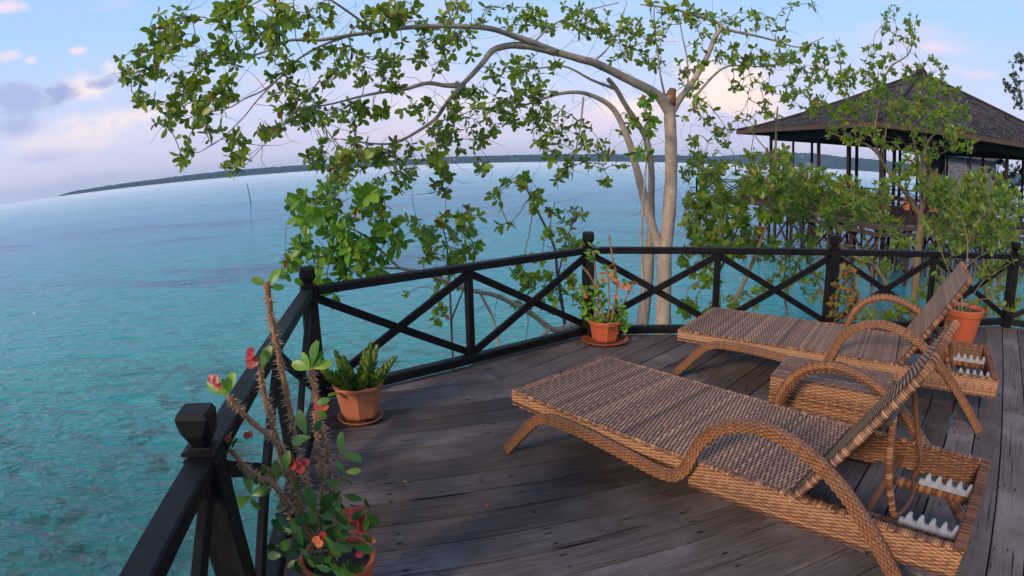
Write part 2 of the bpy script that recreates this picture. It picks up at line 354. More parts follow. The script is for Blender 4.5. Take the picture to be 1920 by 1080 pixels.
bp = t.n('ShaderNodeBump'); bp.inputs['Distance'].default_value = .68; t.l(h, bp.inputs['Height']); t.l(t.ramp(t.mr(ld, .8, 3.2), [(0, .60), (.15, .80), (.30, 1.0), (.55, 1.0), (1, .2)]), bp.inputs['Strength']); t.l(bp.outputs[0], b.inputs['Normal'])
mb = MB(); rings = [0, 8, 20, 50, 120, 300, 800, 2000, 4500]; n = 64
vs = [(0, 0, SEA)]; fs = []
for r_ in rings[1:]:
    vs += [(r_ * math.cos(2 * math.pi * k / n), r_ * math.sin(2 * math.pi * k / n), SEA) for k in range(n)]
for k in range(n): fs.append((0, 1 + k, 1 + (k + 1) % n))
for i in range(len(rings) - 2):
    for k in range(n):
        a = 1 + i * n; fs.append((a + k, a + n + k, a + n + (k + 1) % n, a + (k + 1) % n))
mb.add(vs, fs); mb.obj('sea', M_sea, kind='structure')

# ------------------------------------------------------------------ deck
A = Vector((-.879, 1.37)); B = Vector((-1.31, 3.637)); Cc = Vector((.665, 5.122)); D = Vector((2.971, 4.93)); E_ = Vector((5.38, 4.745))
Z0 = A - (B - A); F_ = Vector((7.0, 3.0)); G_ = Vector((8.6, 1.2))
deck_poly = [Z0 + Vector((-.03, 0)), A + Vector((-.03, 0)), B + Vector((-.03, .03)), Cc + Vector((0, .05)), E_ + Vector((.03, .05)), F_ + Vector((.05, .05)), G_, Vector((8.6, -1.2)), Vector((-.45, -1.2))]
def clip(poly, p, nrm):
    out = []
    for i in range(len(poly)):
        a, b_ = poly[i], poly[(i + 1) % len(poly)]; da = (a - p).dot(nrm); db = (b_ - p).dot(nrm)
        if da >= 0: out.append(a)
        if da * db < 0: out.append(a + (b_ - a) * (da / (da - db)))
    return out
deck = MB()
for k in range(9):      # bearers under the planks
    y = -1.0 + k * .62; deck.beam((-.3 if y < 1 else (-.8 if y < 3.5 else .2), y, -.13), (min(7.8, 9.6 - y), y + .05, -.13), .09, .14)
deck = deck.obj('deck', M_black, kind='structure')
jp = Vector((.006, 3.938)); jd = Vector((.559, -.829)).normalized(); jn = Vector((-jd.y, jd.x))     # mitre between the two plank directions
def planks(ang, side, start, count, wid, seed):
    rg = random.Random(seed); u = Vector((math.cos(ang), math.sin(ang))); n_ = Vector((-u.y, u.x)); s = start
    for k in range(count):
        w_ = wid * rg.uniform(.93, 1.08); p0, p1 = s, s + w_; s += w_
        gap = rg.uniform(.007, .014)
        poly = clip(deck_poly, n_ * (p0 + gap / 2), n_)
        if len(poly) > 2: poly = clip(poly, n_ * (p1 - gap / 2), -n_)
        if len(poly) > 2: poly = clip(poly, jp, jn * side)
        if len(poly) < 3: continue
        cuts = [None]
        lens = [q.dot(u) for q in poly]
        if max(lens) - min(lens) > 3.4: cuts = [rg.uniform(.35, .65) * (max(lens) - min(lens)) + min(lens)]
        segs = [poly] if cuts[0] is None else [clip(poly, u * (cuts[0] - .002), -u), clip(poly, u * (cuts[0] + .002), u)]
        for pl in segs:
            if len(pl) < 3: continue
            cx = sum((q.x for q in pl)) / len(pl); cy = sum((q.y for q in pl)) / len(pl); cen = Vector((cx, cy))
            loc = [Vector(((q - cen).dot(u), (q - cen).dot(n_))) for q in pl]
            dz = rg.uniform(-.0025, .0025); e = .0035; m = len(loc)
            # eased top edge: inner ring a little above the outer one
            area = sum(loc[i].x * loc[(i + 1) % m].y - loc[(i + 1) % m].x * loc[i].y for i in range(m))
            if area < 0: loc.reverse()
            inn = [q - q.normalized() * e * 1.8 for q in loc]
            vs = [(q.x, q.y, -.055) for q in loc] + [(q.x, q.y, -.006) for q in loc] + [(q.x, q.y, 0) for q in inn]
            fs = [tuple(range(m - 1, -1, -1)), tuple(range(2 * m, 3 * m))] + [(r * m + i, r * m + (i + 1) % m, (r + 1) * m + (i + 1) % m, (r + 1) * m + i) for r in (0, 1) for i in range(m)]
            mb = MB(); mb.add(vs, fs); o = mb.obj('plank', M_plank, deck)
            o.location = (cen.x, cen.y, dz); o.rotation_euler = (rg.uniform(-.004, .004), 0, ang)
planks(R(16.2), -1, -2.2, 46, .186, 3)
planks(R(44.5), 1, -7.5, 62, .196, 5)
nm_ = MB(); rgn = random.Random(2)
for ang, side in ((R(16.2), -1), (R(44.5), 1)):
    u = Vector((math.cos(ang), math.sin(ang))); n_ = Vector((-u.y, u.x))
    for a in range(-12, 16):
        for c in range(-60, 110):
            p = u * (a * .62 + .115 + rgn.uniform(-.012, .012)) + n_ * (c * .089 + rgn.uniform(-.015, .015))
            if (p - jp).dot(jn * side) < .05 or rgn.random() < .15: continue
            q = [deck_poly[i] for i in range(len(deck_poly))]
            if any((p - q[i]).dot(Vector(((q[(i + 1) % 9] - q[i]).y, -(q[(i + 1) % 9] - q[i]).x)).normalized()) < .12 for i in range(9)): continue
            l_, w_ = rgn.uniform(.008, .03), rgn.uniform(.003, .006)
            nm_.add([(p.x + (u.x * x * l_ + n_.x * y * w_), p.y + (u.y * x * l_ + n_.y * y * w_), .0042) for x, y in ((-1, 0), (-.4, -1), (.3, -.8), (1, 0), (.3, .8), (-.4, 1))], [(0, 1, 2, 3, 4, 5)], 0)
nm_.obj('nail_marks', M_black, deck, kind='stuff')
deck['label'] = 'weathered grey brown plank deck'

# ------------------------------------------------------------------ railing
rail = thing('deck_railing', 'black stained timber railing with crossed braces and square knobbed posts round the deck edge', 'railing')
RZ = .775
def post_mesh():
    mb = MB(); q = .052
    mb.box(-q, q, -q, q, -.06, .79)
    return bevel(mb.obj('post', M_black), .004).data
post_me = post_mesh(); bpy.data.objects.remove(bpy.data.objects['post'])
fm = MB()       # faceted knob on a moulded neck
def sq(r): return [(-r, -r), (r, -r), (r, r), (-r, r)]
def stack(mb, prof, c=.5, o=(0, 0, 0)):
    vs = []; fs = []
    for r, z in prof: vs += [(x + o[0], y + o[1], z + o[2]) for x, y in sq(r)]
    for i in range(len(prof) - 1): fs += [(i * 4 + k, i * 4 + (k + 1) % 4, i * 4 + 4 + (k + 1) % 4, i * 4 + 4 + k) for k in range(4)]
    fs += [(3, 2, 1, 0), tuple(len(vs) - 4 + k for k in range(4))]; mb.add(vs, fs, c)
stack(fm, [(.0515, .790), (.053, .793), (.038, .800), (.038, .806), (.052, .810), (.052, .818), (.034, .823), (.030, .827)])
# knob: cube with its lower and upper corners cut to a diamond
import bmesh
def knob(zb, r, h):
    bm = bmesh.new(); P = []
    for z, a, ch in [(0, .50, .45), (.40, 1.0, .48), (.62, 1.0, .25), (.86, 1.0, .06), (1.0, .86, .10)]:
        for sx_, sy_ in [(-1, -1), (1, -1), (1, 1), (-1, 1)]:
            e = ch
            if sx_ * sy_ > 0: q = [(sx_ * a, sy_ * a * (1 - e)), (sx_ * a * (1 - e), sy_ * a)]
            else: q = [(sx_ * a * (1 - e), sy_ * a), (sx_ * a, sy_ * a * (1 - e))]
            P += [(x * r, y * r, zb + z * h) for x, y in q]
    vs = [bm.verts.new(p) for p in P]; bmesh.ops.convex_hull(bm, input=vs)
    me = bpy.data.meshes.new('k'); bm.to_mesh(me); bm.free(); return me
km = knob(.824, .050, .110); fm.add([v.co[:] for v in km.vertices], [tuple(p.vertices) for p in km.polygons])
fin_me = fm.mesh('finial')
for me in (post_me, fin_me):
    if not me.materials: me.materials.append(M_black)
def add_post(p, ang):
    o = link('post', post_me, rail); o.location = (p.x, p.y, 0); o.rotation_euler = (0, 0, ang)
    m_ = o.modifiers.new('bevel', 'BEVEL'); m_.width = .004; m_.segments = 1
    f = link('finial', fin_me, o); return o
def bay(p, q, first=True):
    d = (q - p).normalized(); P3 = lambda v, z, off=0: Vector((v.x + -d.y * off, v.y + d.x * off, z))
    a, b_ = p + d * .053, q - d * .053; mid = (p + q) / 2
    mb = MB(); mb.beam(P3(a, RZ), P3(b_, RZ), .082, .055); mb.obj('top_rail', M_black, rail)
    mb = MB(); mb.beam(P3(a, .064), P3(b_, .064), .075, .068); mb.obj('bottom_rail', M_black, rail)
    mb = MB(); mb.beam(P3(mid, .10), P3(mid, RZ - .029), .055, .055, upv=(d.x, d.y, 0)); mb.obj('stile', M_black, rail)
    for s, e in ((a, mid - d * .029), (mid + d * .029, b_)):
        for k, (z0, z1) in enumerate(((.125, .72), (.72, .125))):
            mb = MB(); off = .014 if k else -.014
            mb.beam(P3(s, z0, off), P3(e, z1, off), .028, .056, ch=.08); mb.obj('brace', M_black, rail)
angs = [math.atan2(B.y - A.y, B.x - A.x), math.atan2(B.y - A.y, B.x - A.x), math.atan2(Cc.y - B.y, Cc.x - B.x) - .2, -.08, -.08, -.3, -.6]
pts_ = [Z0, A, B, Cc, D, E_, F_]
for p, a in zip(pts_, angs): add_post(p, a)
for p, q in zip(pts_[:-1], pts_[1:]): bay(p, q)
for o in C.objects:     # the railing's own small uprights show one more bay of posts on the far right
    pass

# ------------------------------------------------------------------ woven furniture
def weave(mb, org, U, V, L, W, pitch, per, amp, N, lo, hi, rg, strip=.92, seg=2):
    "ribbons running along V, stacked along U, rising and dipping over hidden ribs"
    org, U, V, N = Vector(org), Vector(U), Vector(V), Vector(N)
    rows = max(1, round(L / pitch)); pt = L / rows; ns = max(2, int(W / per * seg * 2)); run = rg.uniform(lo, hi)
    for r in range(rows):
        if rg.random() < .35: run = rg.uniform(lo, hi)
        c0 = min(1, max(0, run + rg.uniform(-.18, .18)))
        ph = (r % 2) * math.pi + (0 if rg.random() < .85 else .8); vs = []; cs = []
        base = org + U * (pt * (r + .5))
        for k in range(ns + 1):
            s = k / ns; x = s * W; wv = math.sin(x / per * math.pi + ph)
            hgt = amp * wv; cc_ = min(1, max(0, c0 + .22 * wv)); sh = U * (wv * pt * .10)  # highlight painted into the strand colour: lighter on crests, darker in dips
            q = base + V * x + N * hgt + sh; hw = pt * .5 * strip
            vs += [q - U * hw - N * amp * .45, q, q + U * hw - N * amp * .45]; cs += [cc_ * .85, cc_, cc_ * .85]
        fs = []
        for k in range(ns):
            a = k * 3; fs += [(a, a + 3, a + 4, a + 1), (a + 1, a + 4, a + 5, a + 2)]
        mb.add(vs, fs, cs)
def wovensweep(mb, path, w_, h_, upv, pitch, rg, lo=.2, hi=.9, amp=.0022, rows_=None, wrap=False, ncorn=3):
    "bar with rounded corners whose skin is woven of strands, or wrapped ring by ring"
    path = [Vector(p) for p in path]; L = [0]
    for i in range(1, len(path)): L.append(L[-1] + (path[i] - path[i - 1]).length)
    n = max(3, int(L[-1] / (pitch / 3))); pts = []
    j = 0
    for k in range(n + 1):
        s = L[-1] * k / n
        while j < len(L) - 2 and L[j + 1] < s: j += 1
        f = (s - L[j]) / max(1e-9, L[j + 1] - L[j]); pts.append(path[j].lerp(path[j + 1], f))
    # rounded profile, sampled evenly
    prof = []; rc = min(w_, h_) * .36
    for cx, cy, a0 in ((w_ / 2 - rc, h_ / 2 - rc, 0), (-w_ / 2 + rc, h_ / 2 - rc, 90), (-w_ / 2 + rc, -h_ / 2 + rc, 180), (w_ / 2 - rc, -h_ / 2 + rc, 270)):
        for q in range(ncorn): a = R(a0 + 90 * q / (ncorn - 1)); prof.append((cx + rc * math.cos(a), cy + rc * math.sin(a)))
    # subdivide long straight edges
    full = []
    for i in range(len(prof)):
        p, q = prof[i], prof[(i + 1) % len(prof)]; d = math.hypot(q[0] - p[0], q[1] - p[1]); m = max(1, round(d / .0075))
        for k in range(m): full.append((p[0] + (q[0] - p[0]) * k / m, p[1] + (q[1] - p[1]) * k / m))
    m = len(full); strand = [rg.uniform(lo, hi) for _ in full]; vs = []; cs = []
    ringc = .5
    for k, p in enumerate(pts):
        tg = (pts[min(k + 1, n)] - pts[max(k - 1, 0)]).normalized(); sd_ = tg.cross(Vector(upv)).normalized(); u = sd_.cross(tg)
        if k % 3 == 0: ringc = rg.uniform(lo, hi)
        for i, (x, y) in enumerate(full):
            r = math.hypot(x, y)
            if wrap: dv = amp * (1 if k % 3 == 1 else (0 if k % 3 == 2 else -.8)); cv = ringc - (.28 if k % 3 == 0 else 0)
            else:
                wv = math.sin(k / 3 * math.pi * .5 + (i % 2) * math.pi); dv = amp * wv; cv = strand[i] * .6 + ringc * .2 + .25 * wv + .1  # raised strands coloured lighter, sunk ones darker, as a painted highlight
            f = 1 + dv / r; vs.append(p + sd_ * x * f + u * y * f); cs.append(min(1, max(0, cv)))
    fs = [(k * m + i, k * m + (i + 1) % m, (k + 1) * m + (i + 1) % m, (k + 1) * m + i) for k in range(n) for i in range(m)]
    fs += [tuple(range(m - 1, -1, -1)), tuple(n * m + i for i in range(m))]
    mb.add(vs, fs, cs)

LW = .794; LS = 1.578; LT = 2.30; LZ = .344
def lounger_parts():
    "list of (name, mesh, material, subparts) in lounger coordinates: x from foot to tail, y across, z up"
    rg = random.Random(11); P = []
    # seat mat
    mb = MB(); weave(mb, (.012, .012, LZ - .002), (1, 0, 0), (0, 1, 0), LS - .024, LW - .024, .0098, .030, .0026, (0, 0, 1), .30, .62, rg)
    core = MB(); core.box(.01, LS - .004, .01, LW - .01, LZ - .06, LZ - .0042)
    weave(mb, (LS - .002, .012, LZ - .055), (0, 0, 1), (0, 1, 0), .05, LW - .024, .009, .03, .002, (1, 0, 0), .1, .5, rg)
    P.append(('seat', mb, M_wtop, [('backing', core, M_wdark)]))
    # side rails: shallow by the foot, deep past the arm
    for y0, ny in ((0, -1), (LW, 1)):
        mb = MB()
        for x0, x1, zb in ((0, 1.12, .262), (1.12, LT, .215)):
            weave(mb, (x0, y0, zb), (0, 0, 1), (1, 0, 0), LZ - .006 - zb, x1 - x0, .0078, .030, .0026, (0, ny, 0), .25, .95, rg)
            if x0 > .5: weave(mb, (x0, y0 - ny * .045, zb), (0, 0, 1), (1, 0, 0), LZ - .006 - zb, x1 - x0, .0078, .030, .002, (0, -ny, 0), .15, .7, rg)
            wovensweep(mb, [(x0, y0 - ny * .007, LZ - .008), (x1 - .02, y0 - ny * .007, LZ - .008)] if x0 < .5 or False else [(x0, y0 - ny * .014, LZ - .008), (x1 - .01, y0 - ny * .014, LZ - .008)],
                       .014 if x0 < .5 else .03, .018, (0, 0, 1), .011, rg, .25, .95, .0016, wrap=True)
            mb2 = MB()
        core = MB(); core.box(.004, 1.12, min(y0 - ny * .004, y0 - ny * .04), max(y0 - ny * .004, y0 - ny * .04), .263, LZ - .014)
        core.box(1.12, LT - .005, min(y0 - ny * .004, y0 - ny * .04), max(y0 - ny * .004, y0 - ny * .04), .216, LZ - .014)
        P.append(('side_rail', mb, M_wside, [('backing', core, M_wdark)]))
    mb = MB(); weave(mb, (0, 0, .262), (0, 0, 1), (0, 1, 0), .076, LW, .0078, .030, .0026, (-1, 0, 0), .25, .95, rg)
    wovensweep(mb, [(.006, .006, LZ - .008), (.006, LW - .006, LZ - .008)], .014, .018, (0, 0, 1), .012, rg, .3, .95, .0016, wrap=True)
    P.append(('foot_rail', mb, M_wside, []))
    mb = MB(); weave(mb, (LT, 0, .215), (0, 0, 1), (0, 1, 0), .122, LW, .0078, .030, .0026, (1, 0, 0), .25, .9, rg)
    weave(mb, (LT - .045, 0, .215), (0, 0, 1), (0, 1, 0), .122, LW, .0078, .030, .002, (-1, 0, 0), .15, .6, rg)
    wovensweep(mb, [(LT - .022, .0, LZ - .008), (LT - .022, LW, LZ - .008)], .05, .022, (0, 0, 1), .012, rg, .15, .7, .0016, wrap=True)
    core = MB(); core.box(LT - .04, LT - .004, .005, LW - .005, .216, LZ - .014)
    P.append(('tail_rail', mb, M_wside, [('backing', core, M_wdark)]))
    # armrest and legs: one bent woven bar on each side
    prof = [(.0, .0), (.09, .10), (.19, .212), (.262, .268), (.36, .290), (.55, .290), (.78, .272), (.98, .252), (1.07, .262), (1.12, .31), (1.152, .39), (1.19, .468), (1.27, .542), (1.375, .582),
            (1.49, .586), (1.63, .548), (1.78, .461), (1.92, .34), (2.08, .175), (2.235, .0)]
    for y0 in (-.038, LW + .038):
        mb = MB(); wovensweep(mb, catmull([(x, y0, z + .004) for x, z in prof], 8), .056, .034, (0, 1, 0), .0085, rg, .10, .95, .0013)
        P.append(('arm_and_leg', mb, M_wside, []))
    # backrest
    bo = Vector((1.578, 0, .315)); bd = Vector((.56, 0, .828)).normalized(); bn = Vector((-bd.z, 0, bd.x)); BL = .745
    mb = MB(); e0 = .012
    weave(mb, bo + Vector((0, e0, 0)) + bn * .0135 + bd * .008, bd, (0, 1, 0), BL - .016, LW - 2 * e0, .0098, .030, .0014, bn, .42, .62, rg, strip=1.0)
    weave(mb, bo + Vector((0, e0, 0)) - bn * .0135 + bd * .008, bd, (0, 1, 0), BL - .016, LW - 2 * e0, .0098, .030, .0024, -bn, .1, .55, rg)
    core = MB(); cs_ = []
    c0 = [bo + bd * s * BL + Vector((0, y, 0)) + bn * q for s in (.01, .985) for y in (.02, LW - .02) for q in (-.0115, .0115)]
    core.add(c0, [(0, 1, 3, 2), (4, 6, 7, 5), (0, 4, 5, 1), (2, 3, 7, 6), (1, 5, 7, 3), (0, 2, 6, 4)])
    P.append(('backrest', mb, M_wtop, [('backing', core, M_wdark)]))
    mb = MB(); bs = bo; bo = bo - bn * .007; path = [bo + Vector((0, .010, 0)), bo + bd * (BL - .025) + Vector((0, .010, 0)), bo + bd * (BL - .006) + Vector((0, .03, 0)), bo + bd * (BL - .006) + Vector((0, LW - .03, 0)), bo + bd * (BL - .025) + Vector((0, LW - .010, 0)), bo + Vector((0, LW - .010, 0))]
    wovensweep(mb, path, .024, .032, bn, .0105, rg, .2, .95, .0018, wrap=True); bo = bs
    P.append(('backrest_edge', mb, M_wside, []))
    # cross bars, toothed supports and the prop
    mb = MB(); mb.beam((1.86, .04, .262), (1.86, LW - .04, .262), .03, .03); P.append(('cross_bar', mb, M_wside, []))
    for y in (.165, .52):
        mb = MB(); wovensweep(mb, [(1.87, y, .262), (LT - .05, y, .262)], .042, .034, (0, 0, 1), .0085, rg, .25, .85, .0014, wrap=True)
        tm = MB(); x0, x1 = 2.005, LT - .048
        tm.box(x0, x1, y - .010, y + .010, .2795, .300)
        for k in range(5):
            xa = x0 + .028 + k * .050; pr = [(xa - .004, .299), (xa - .003, .314), (xa, .327), (xa + .006, .333), (xa + .013, .333), (xa + .019, .327), (xa + .022, .313), (xa + .028, .304), (xa + .032, .299)]
            m_ = len(pr); tm.add([(x, y - .009, z) for x, z in pr] + [(x, y + .009, z) for x, z in pr], [tuple(range(m_ - 1, -1, -1))[::-1], tuple(range(2 * m_ - 1, m_ - 1, -1))] + [(i, i + m_, (i + 1) % m_ + m_, (i + 1) % m_) for i in range(m_)])
        P.append(('support_bar', mb, M_wside, [('toothed_rack', tm, M_plastic)]))
    for y in (.165, .52):
        mb = MB(); top = bo + bd * .47 + Vector((0, y + .045, 0)) - bn * .04
        if y < .3: wovensweep(mb, catmull([top, (1.90, y + .045, .47), (1.955, y + .04, .315), (1.985, y + .03, .275)], 6), .026, .026, (0, 1, 0), .012, rg, .4, 1.0, .0022, wrap=True)
        else: mb.tube(catmull([top, (1.94, y + .045, .47), (1.985, y + .04, .36), (1.97, y + .03, .275)], 6), .012, 8, .35)
        P.append(('prop_leg', mb, M_wside, []))
    mb = MB(); mb.tube(catmull([(1.985, .195, .275), (2.0, .3, .268), (2.0, .43, .268), (1.97, .55, .275)], 5), .011, 8, .3); P.append(('prop_bar', mb, M_wside, []))
    mb = MB(); mb.tube([bo + bd * .47 + Vector((0, .12, 0)) - bn * .04, bo + bd * .47 + Vector((0, .66, 0)) - bn * .04], .016, 10, .2); P.append(('hinge_tube', mb, M_steel, []))
    mb = MB(); mb.beam((.20, .03, .275), (.20, LW - .03, .275), .04, .03); mb.beam((1.0, .03, .25), (1.0, LW - .03, .25), .04, .03); P.append(('under_frame', mb, M_wdark, []))
    return P
LP = lounger_parts(); MESHED = []
for nm, mb, m_, subs in LP:
    me = mb.mesh(nm); me.materials.append(m_); sm = []
    for sn, smb, smm in subs: e = smb.mesh(sn); e.materials.append(smm); sm.append((sn, e))
    MESHED.append((nm, me, sm))
def lounger(loc, rz, label):
    t_ = thing('sun_lounger', label, 'sun lounger', loc, rz, 'wicker sun loungers on the deck')
    for nm, me, sm in MESHED:
        o = link(nm, me, t_)
        for sn, e in sm: link(sn, e, o)
    return t_
lounger((-.012, 2.972, .018), R(-49.2), 'wicker sun lounger nearest the viewer with raised back, below the wicker side table')
lounger((1.180, 4.030, .018), R(-38.6), 'wicker sun lounger nearer the far railing and the potted shrubs, beyond the side table')

# side table between them
rg = random.Random(5)
tb = thing('side_table', 'low box shaped wicker side table standing between the two sun loungers', 'table', (1.415, 2.90, 0), R(-40))
TL, TW, TH = .68, .40, .415
mb = MB(); weave(mb, (.0, .0, TH), (0, 1, 0), (1, 0, 0), TW, TL, .0095, .03, .0022, (0, 0, 1), .12, .6, rg); mb.obj('table_top', M_wtop, tb)
for nm_, og, V_, L_, N_ in (('front_panel', (0, 0, .02), (1, 0, 0), TL, (0, -1, 0)), ('back_panel', (0, TW, .02), (1, 0, 0), TL, (0, 1, 0)),
                   ('end_panel', (0, 0, .02), (0, 1, 0), TW, (-1, 0, 0)), ('end_panel', (TL, 0, .02), (0, 1, 0), TW, (1, 0, 0))):
    mb = MB(); weave(mb, og, (0, 0, 1), V_, TH - .025, L_, .0092, .034, .0024, N_, .2, .9, rg)
    for k in range(1, 3 if L_ < .5 else 4):       # slim upright binding strands
        n_ = 3 if L_ < .5 else 4; p = Vector(og) + Vector(V_) * (L_ * k / n_) + Vector(N_) * .0035
        mb.beam(p, p + Vector((0, 0, TH - .03)), .004, .003, upv=N_, c=.9)
    mb.obj(nm_, M_wside, tb)
mb = MB(); mb.box(.006, TL - .006, .006, TW - .006, .012, TH - .006); mb.obj('backing', M_wdark, tb)

# ------------------------------------------------------------------ leaves
def leaf_template(wid=.56, shape='obovate', fold=.16, curl=.12, rows=4):
    vs = []; fs = []
    for i in range(rows + 1):
        t_ = i / rows
        if shape == 'obovate': hw = wid / 2 * (math.sin(math.pi * min(1, t_ ** 1.35) * .93 + .06)) ** .8 if 0 < i < rows else (.03 if i == 0 else .10)
        elif shape == 'round': hw = wid / 2 * math.sqrt(max(.02, math.sin(math.pi * t_)))
        else: hw = wid / 2 * math.sin(math.pi * t_) ** .9 if 0 < i < rows else .02
        z = -curl * t_ * t_
        vs += [(-hw, t_, z + fold * hw), (0, t_, z), (hw, t_, z + fold * hw)]
    for i in range(rows):
        a = i * 3; fs += [(a, a + 1, a + 4, a + 3), (a + 1, a + 2, a + 5, a + 4)]
    return np.array(vs), fs
T_OB = leaf_template(); T_EL = leaf_template(.40, 'ell', .2, .15); T_RD = leaf_template(.72, 'round', .1, .05, 3)
T_SU = leaf_template(.55, 'ell', .4, -.15)
_lm = {}
def leaf_mesh(tpl, mat_):
    k = (id(tpl), mat_.name)
    if k not in _lm:
        me = bpy.data.meshes.new('leaf'); me.from_pydata([tuple(v) for v in tpl[0]], [], tpl[1]); me.materials.append(mat_); me.shade_smooth(); _lm[k] = me
    return _lm[k]
def joined_leaves(name, mats, tpl, mat_, parent, rg=random):
    if not mats: return None
    V, F = tpl; n = len(mats); k = len(V); M = np.array([[list(r) for r in m] for m in mats])
    vs = np.einsum('nij,kj->nki', M[:, :3, :3], V) + M[:, None, :3, 3]
    me = bpy.data.meshes.new(name); fl_ = np.array(F)
    faces = (fl_[None] + (np.arange(n) * k)[:, None, None]).reshape(-1, 4)
    me.vertices.add(n * k); me.vertices.foreach_set('co', vs.reshape(-1)); me.loops.add(faces.size); me.loops.foreach_set('vertex_index', faces.reshape(-1))
    me.polygons.add(len(faces)); me.polygons.foreach_set('loop_start', np.arange(len(faces)) * 4); me.update(calc_edges=True)
    a = me.attributes.new('rnd', 'FLOAT', 'POINT'); a.data.foreach_set('value', np.repeat([rg.random() for _ in range(n)], k))
    me.materials.append(mat_); me.shade_smooth()
    return setp(link(name, me, parent), kind='stuff')
def leaf_mat(p, d, nrm, size, roll=0):
    "matrix for a leaf at p growing along d with its face towards nrm"
    y = Vector(d).normalized(); x = y.cross(Vector(nrm)); x = x.normalized() if x.length > 1e-4 else y.orthogonal().normalized()
    z = x.cross(y); m = Matrix((x, y, z)).transposed().to_4x4() @ Matrix.Rotation(roll, 4, 'Y')
    m = m @ Matrix.Diagonal((size, size, size, 1)); m.translation = p; return m
def rosette(p, ax, n, size, rg, spread=(35, 85), jit=.012):
    ax = Vector(ax).normalized(); a = ax.orthogonal().normalized(); b_ = ax.cross(a); out = []; ph = rg.random() * 6.28
    for k in range(n):
        an = ph + k * 2.4; sp_ = R(rg.uniform(*spread)) * (.55 + .45 * min(1, k / 3))
        d = ax * math.cos(sp_) + (a * math.cos(an) + b_ * math.sin(an)) * math.sin(sp_)
        q = Vector(p) - ax * (k * jit * .6) + Vector((rg.uniform(-1, 1), rg.uniform(-1, 1), rg.uniform(-1, 1))) * jit * .4
        out.append(leaf_mat(q, d + Vector((0, 0, -.12)), ax, size * rg.uniform(.6, 1.2), rg.uniform(-.7, .7)))
    return out
def scatter(ells, rg, zs=.45):
    "points in soft clumps; each clump: photo x, y, radii, number, distance"
    pts = []
    for (x, y, rx, ry, n, Y) in ells:
        for _ in range(n):
            while True:
                u, v_ = rg.uniform(-1, 1), rg.uniform(-1, 1)
                if u * u + v_ * v_ < 1: break
            pts.append(at(x + u * rx, y + v_ * ry, Y * (1 + rg.gauss(0, zs * .1))))
    return pts
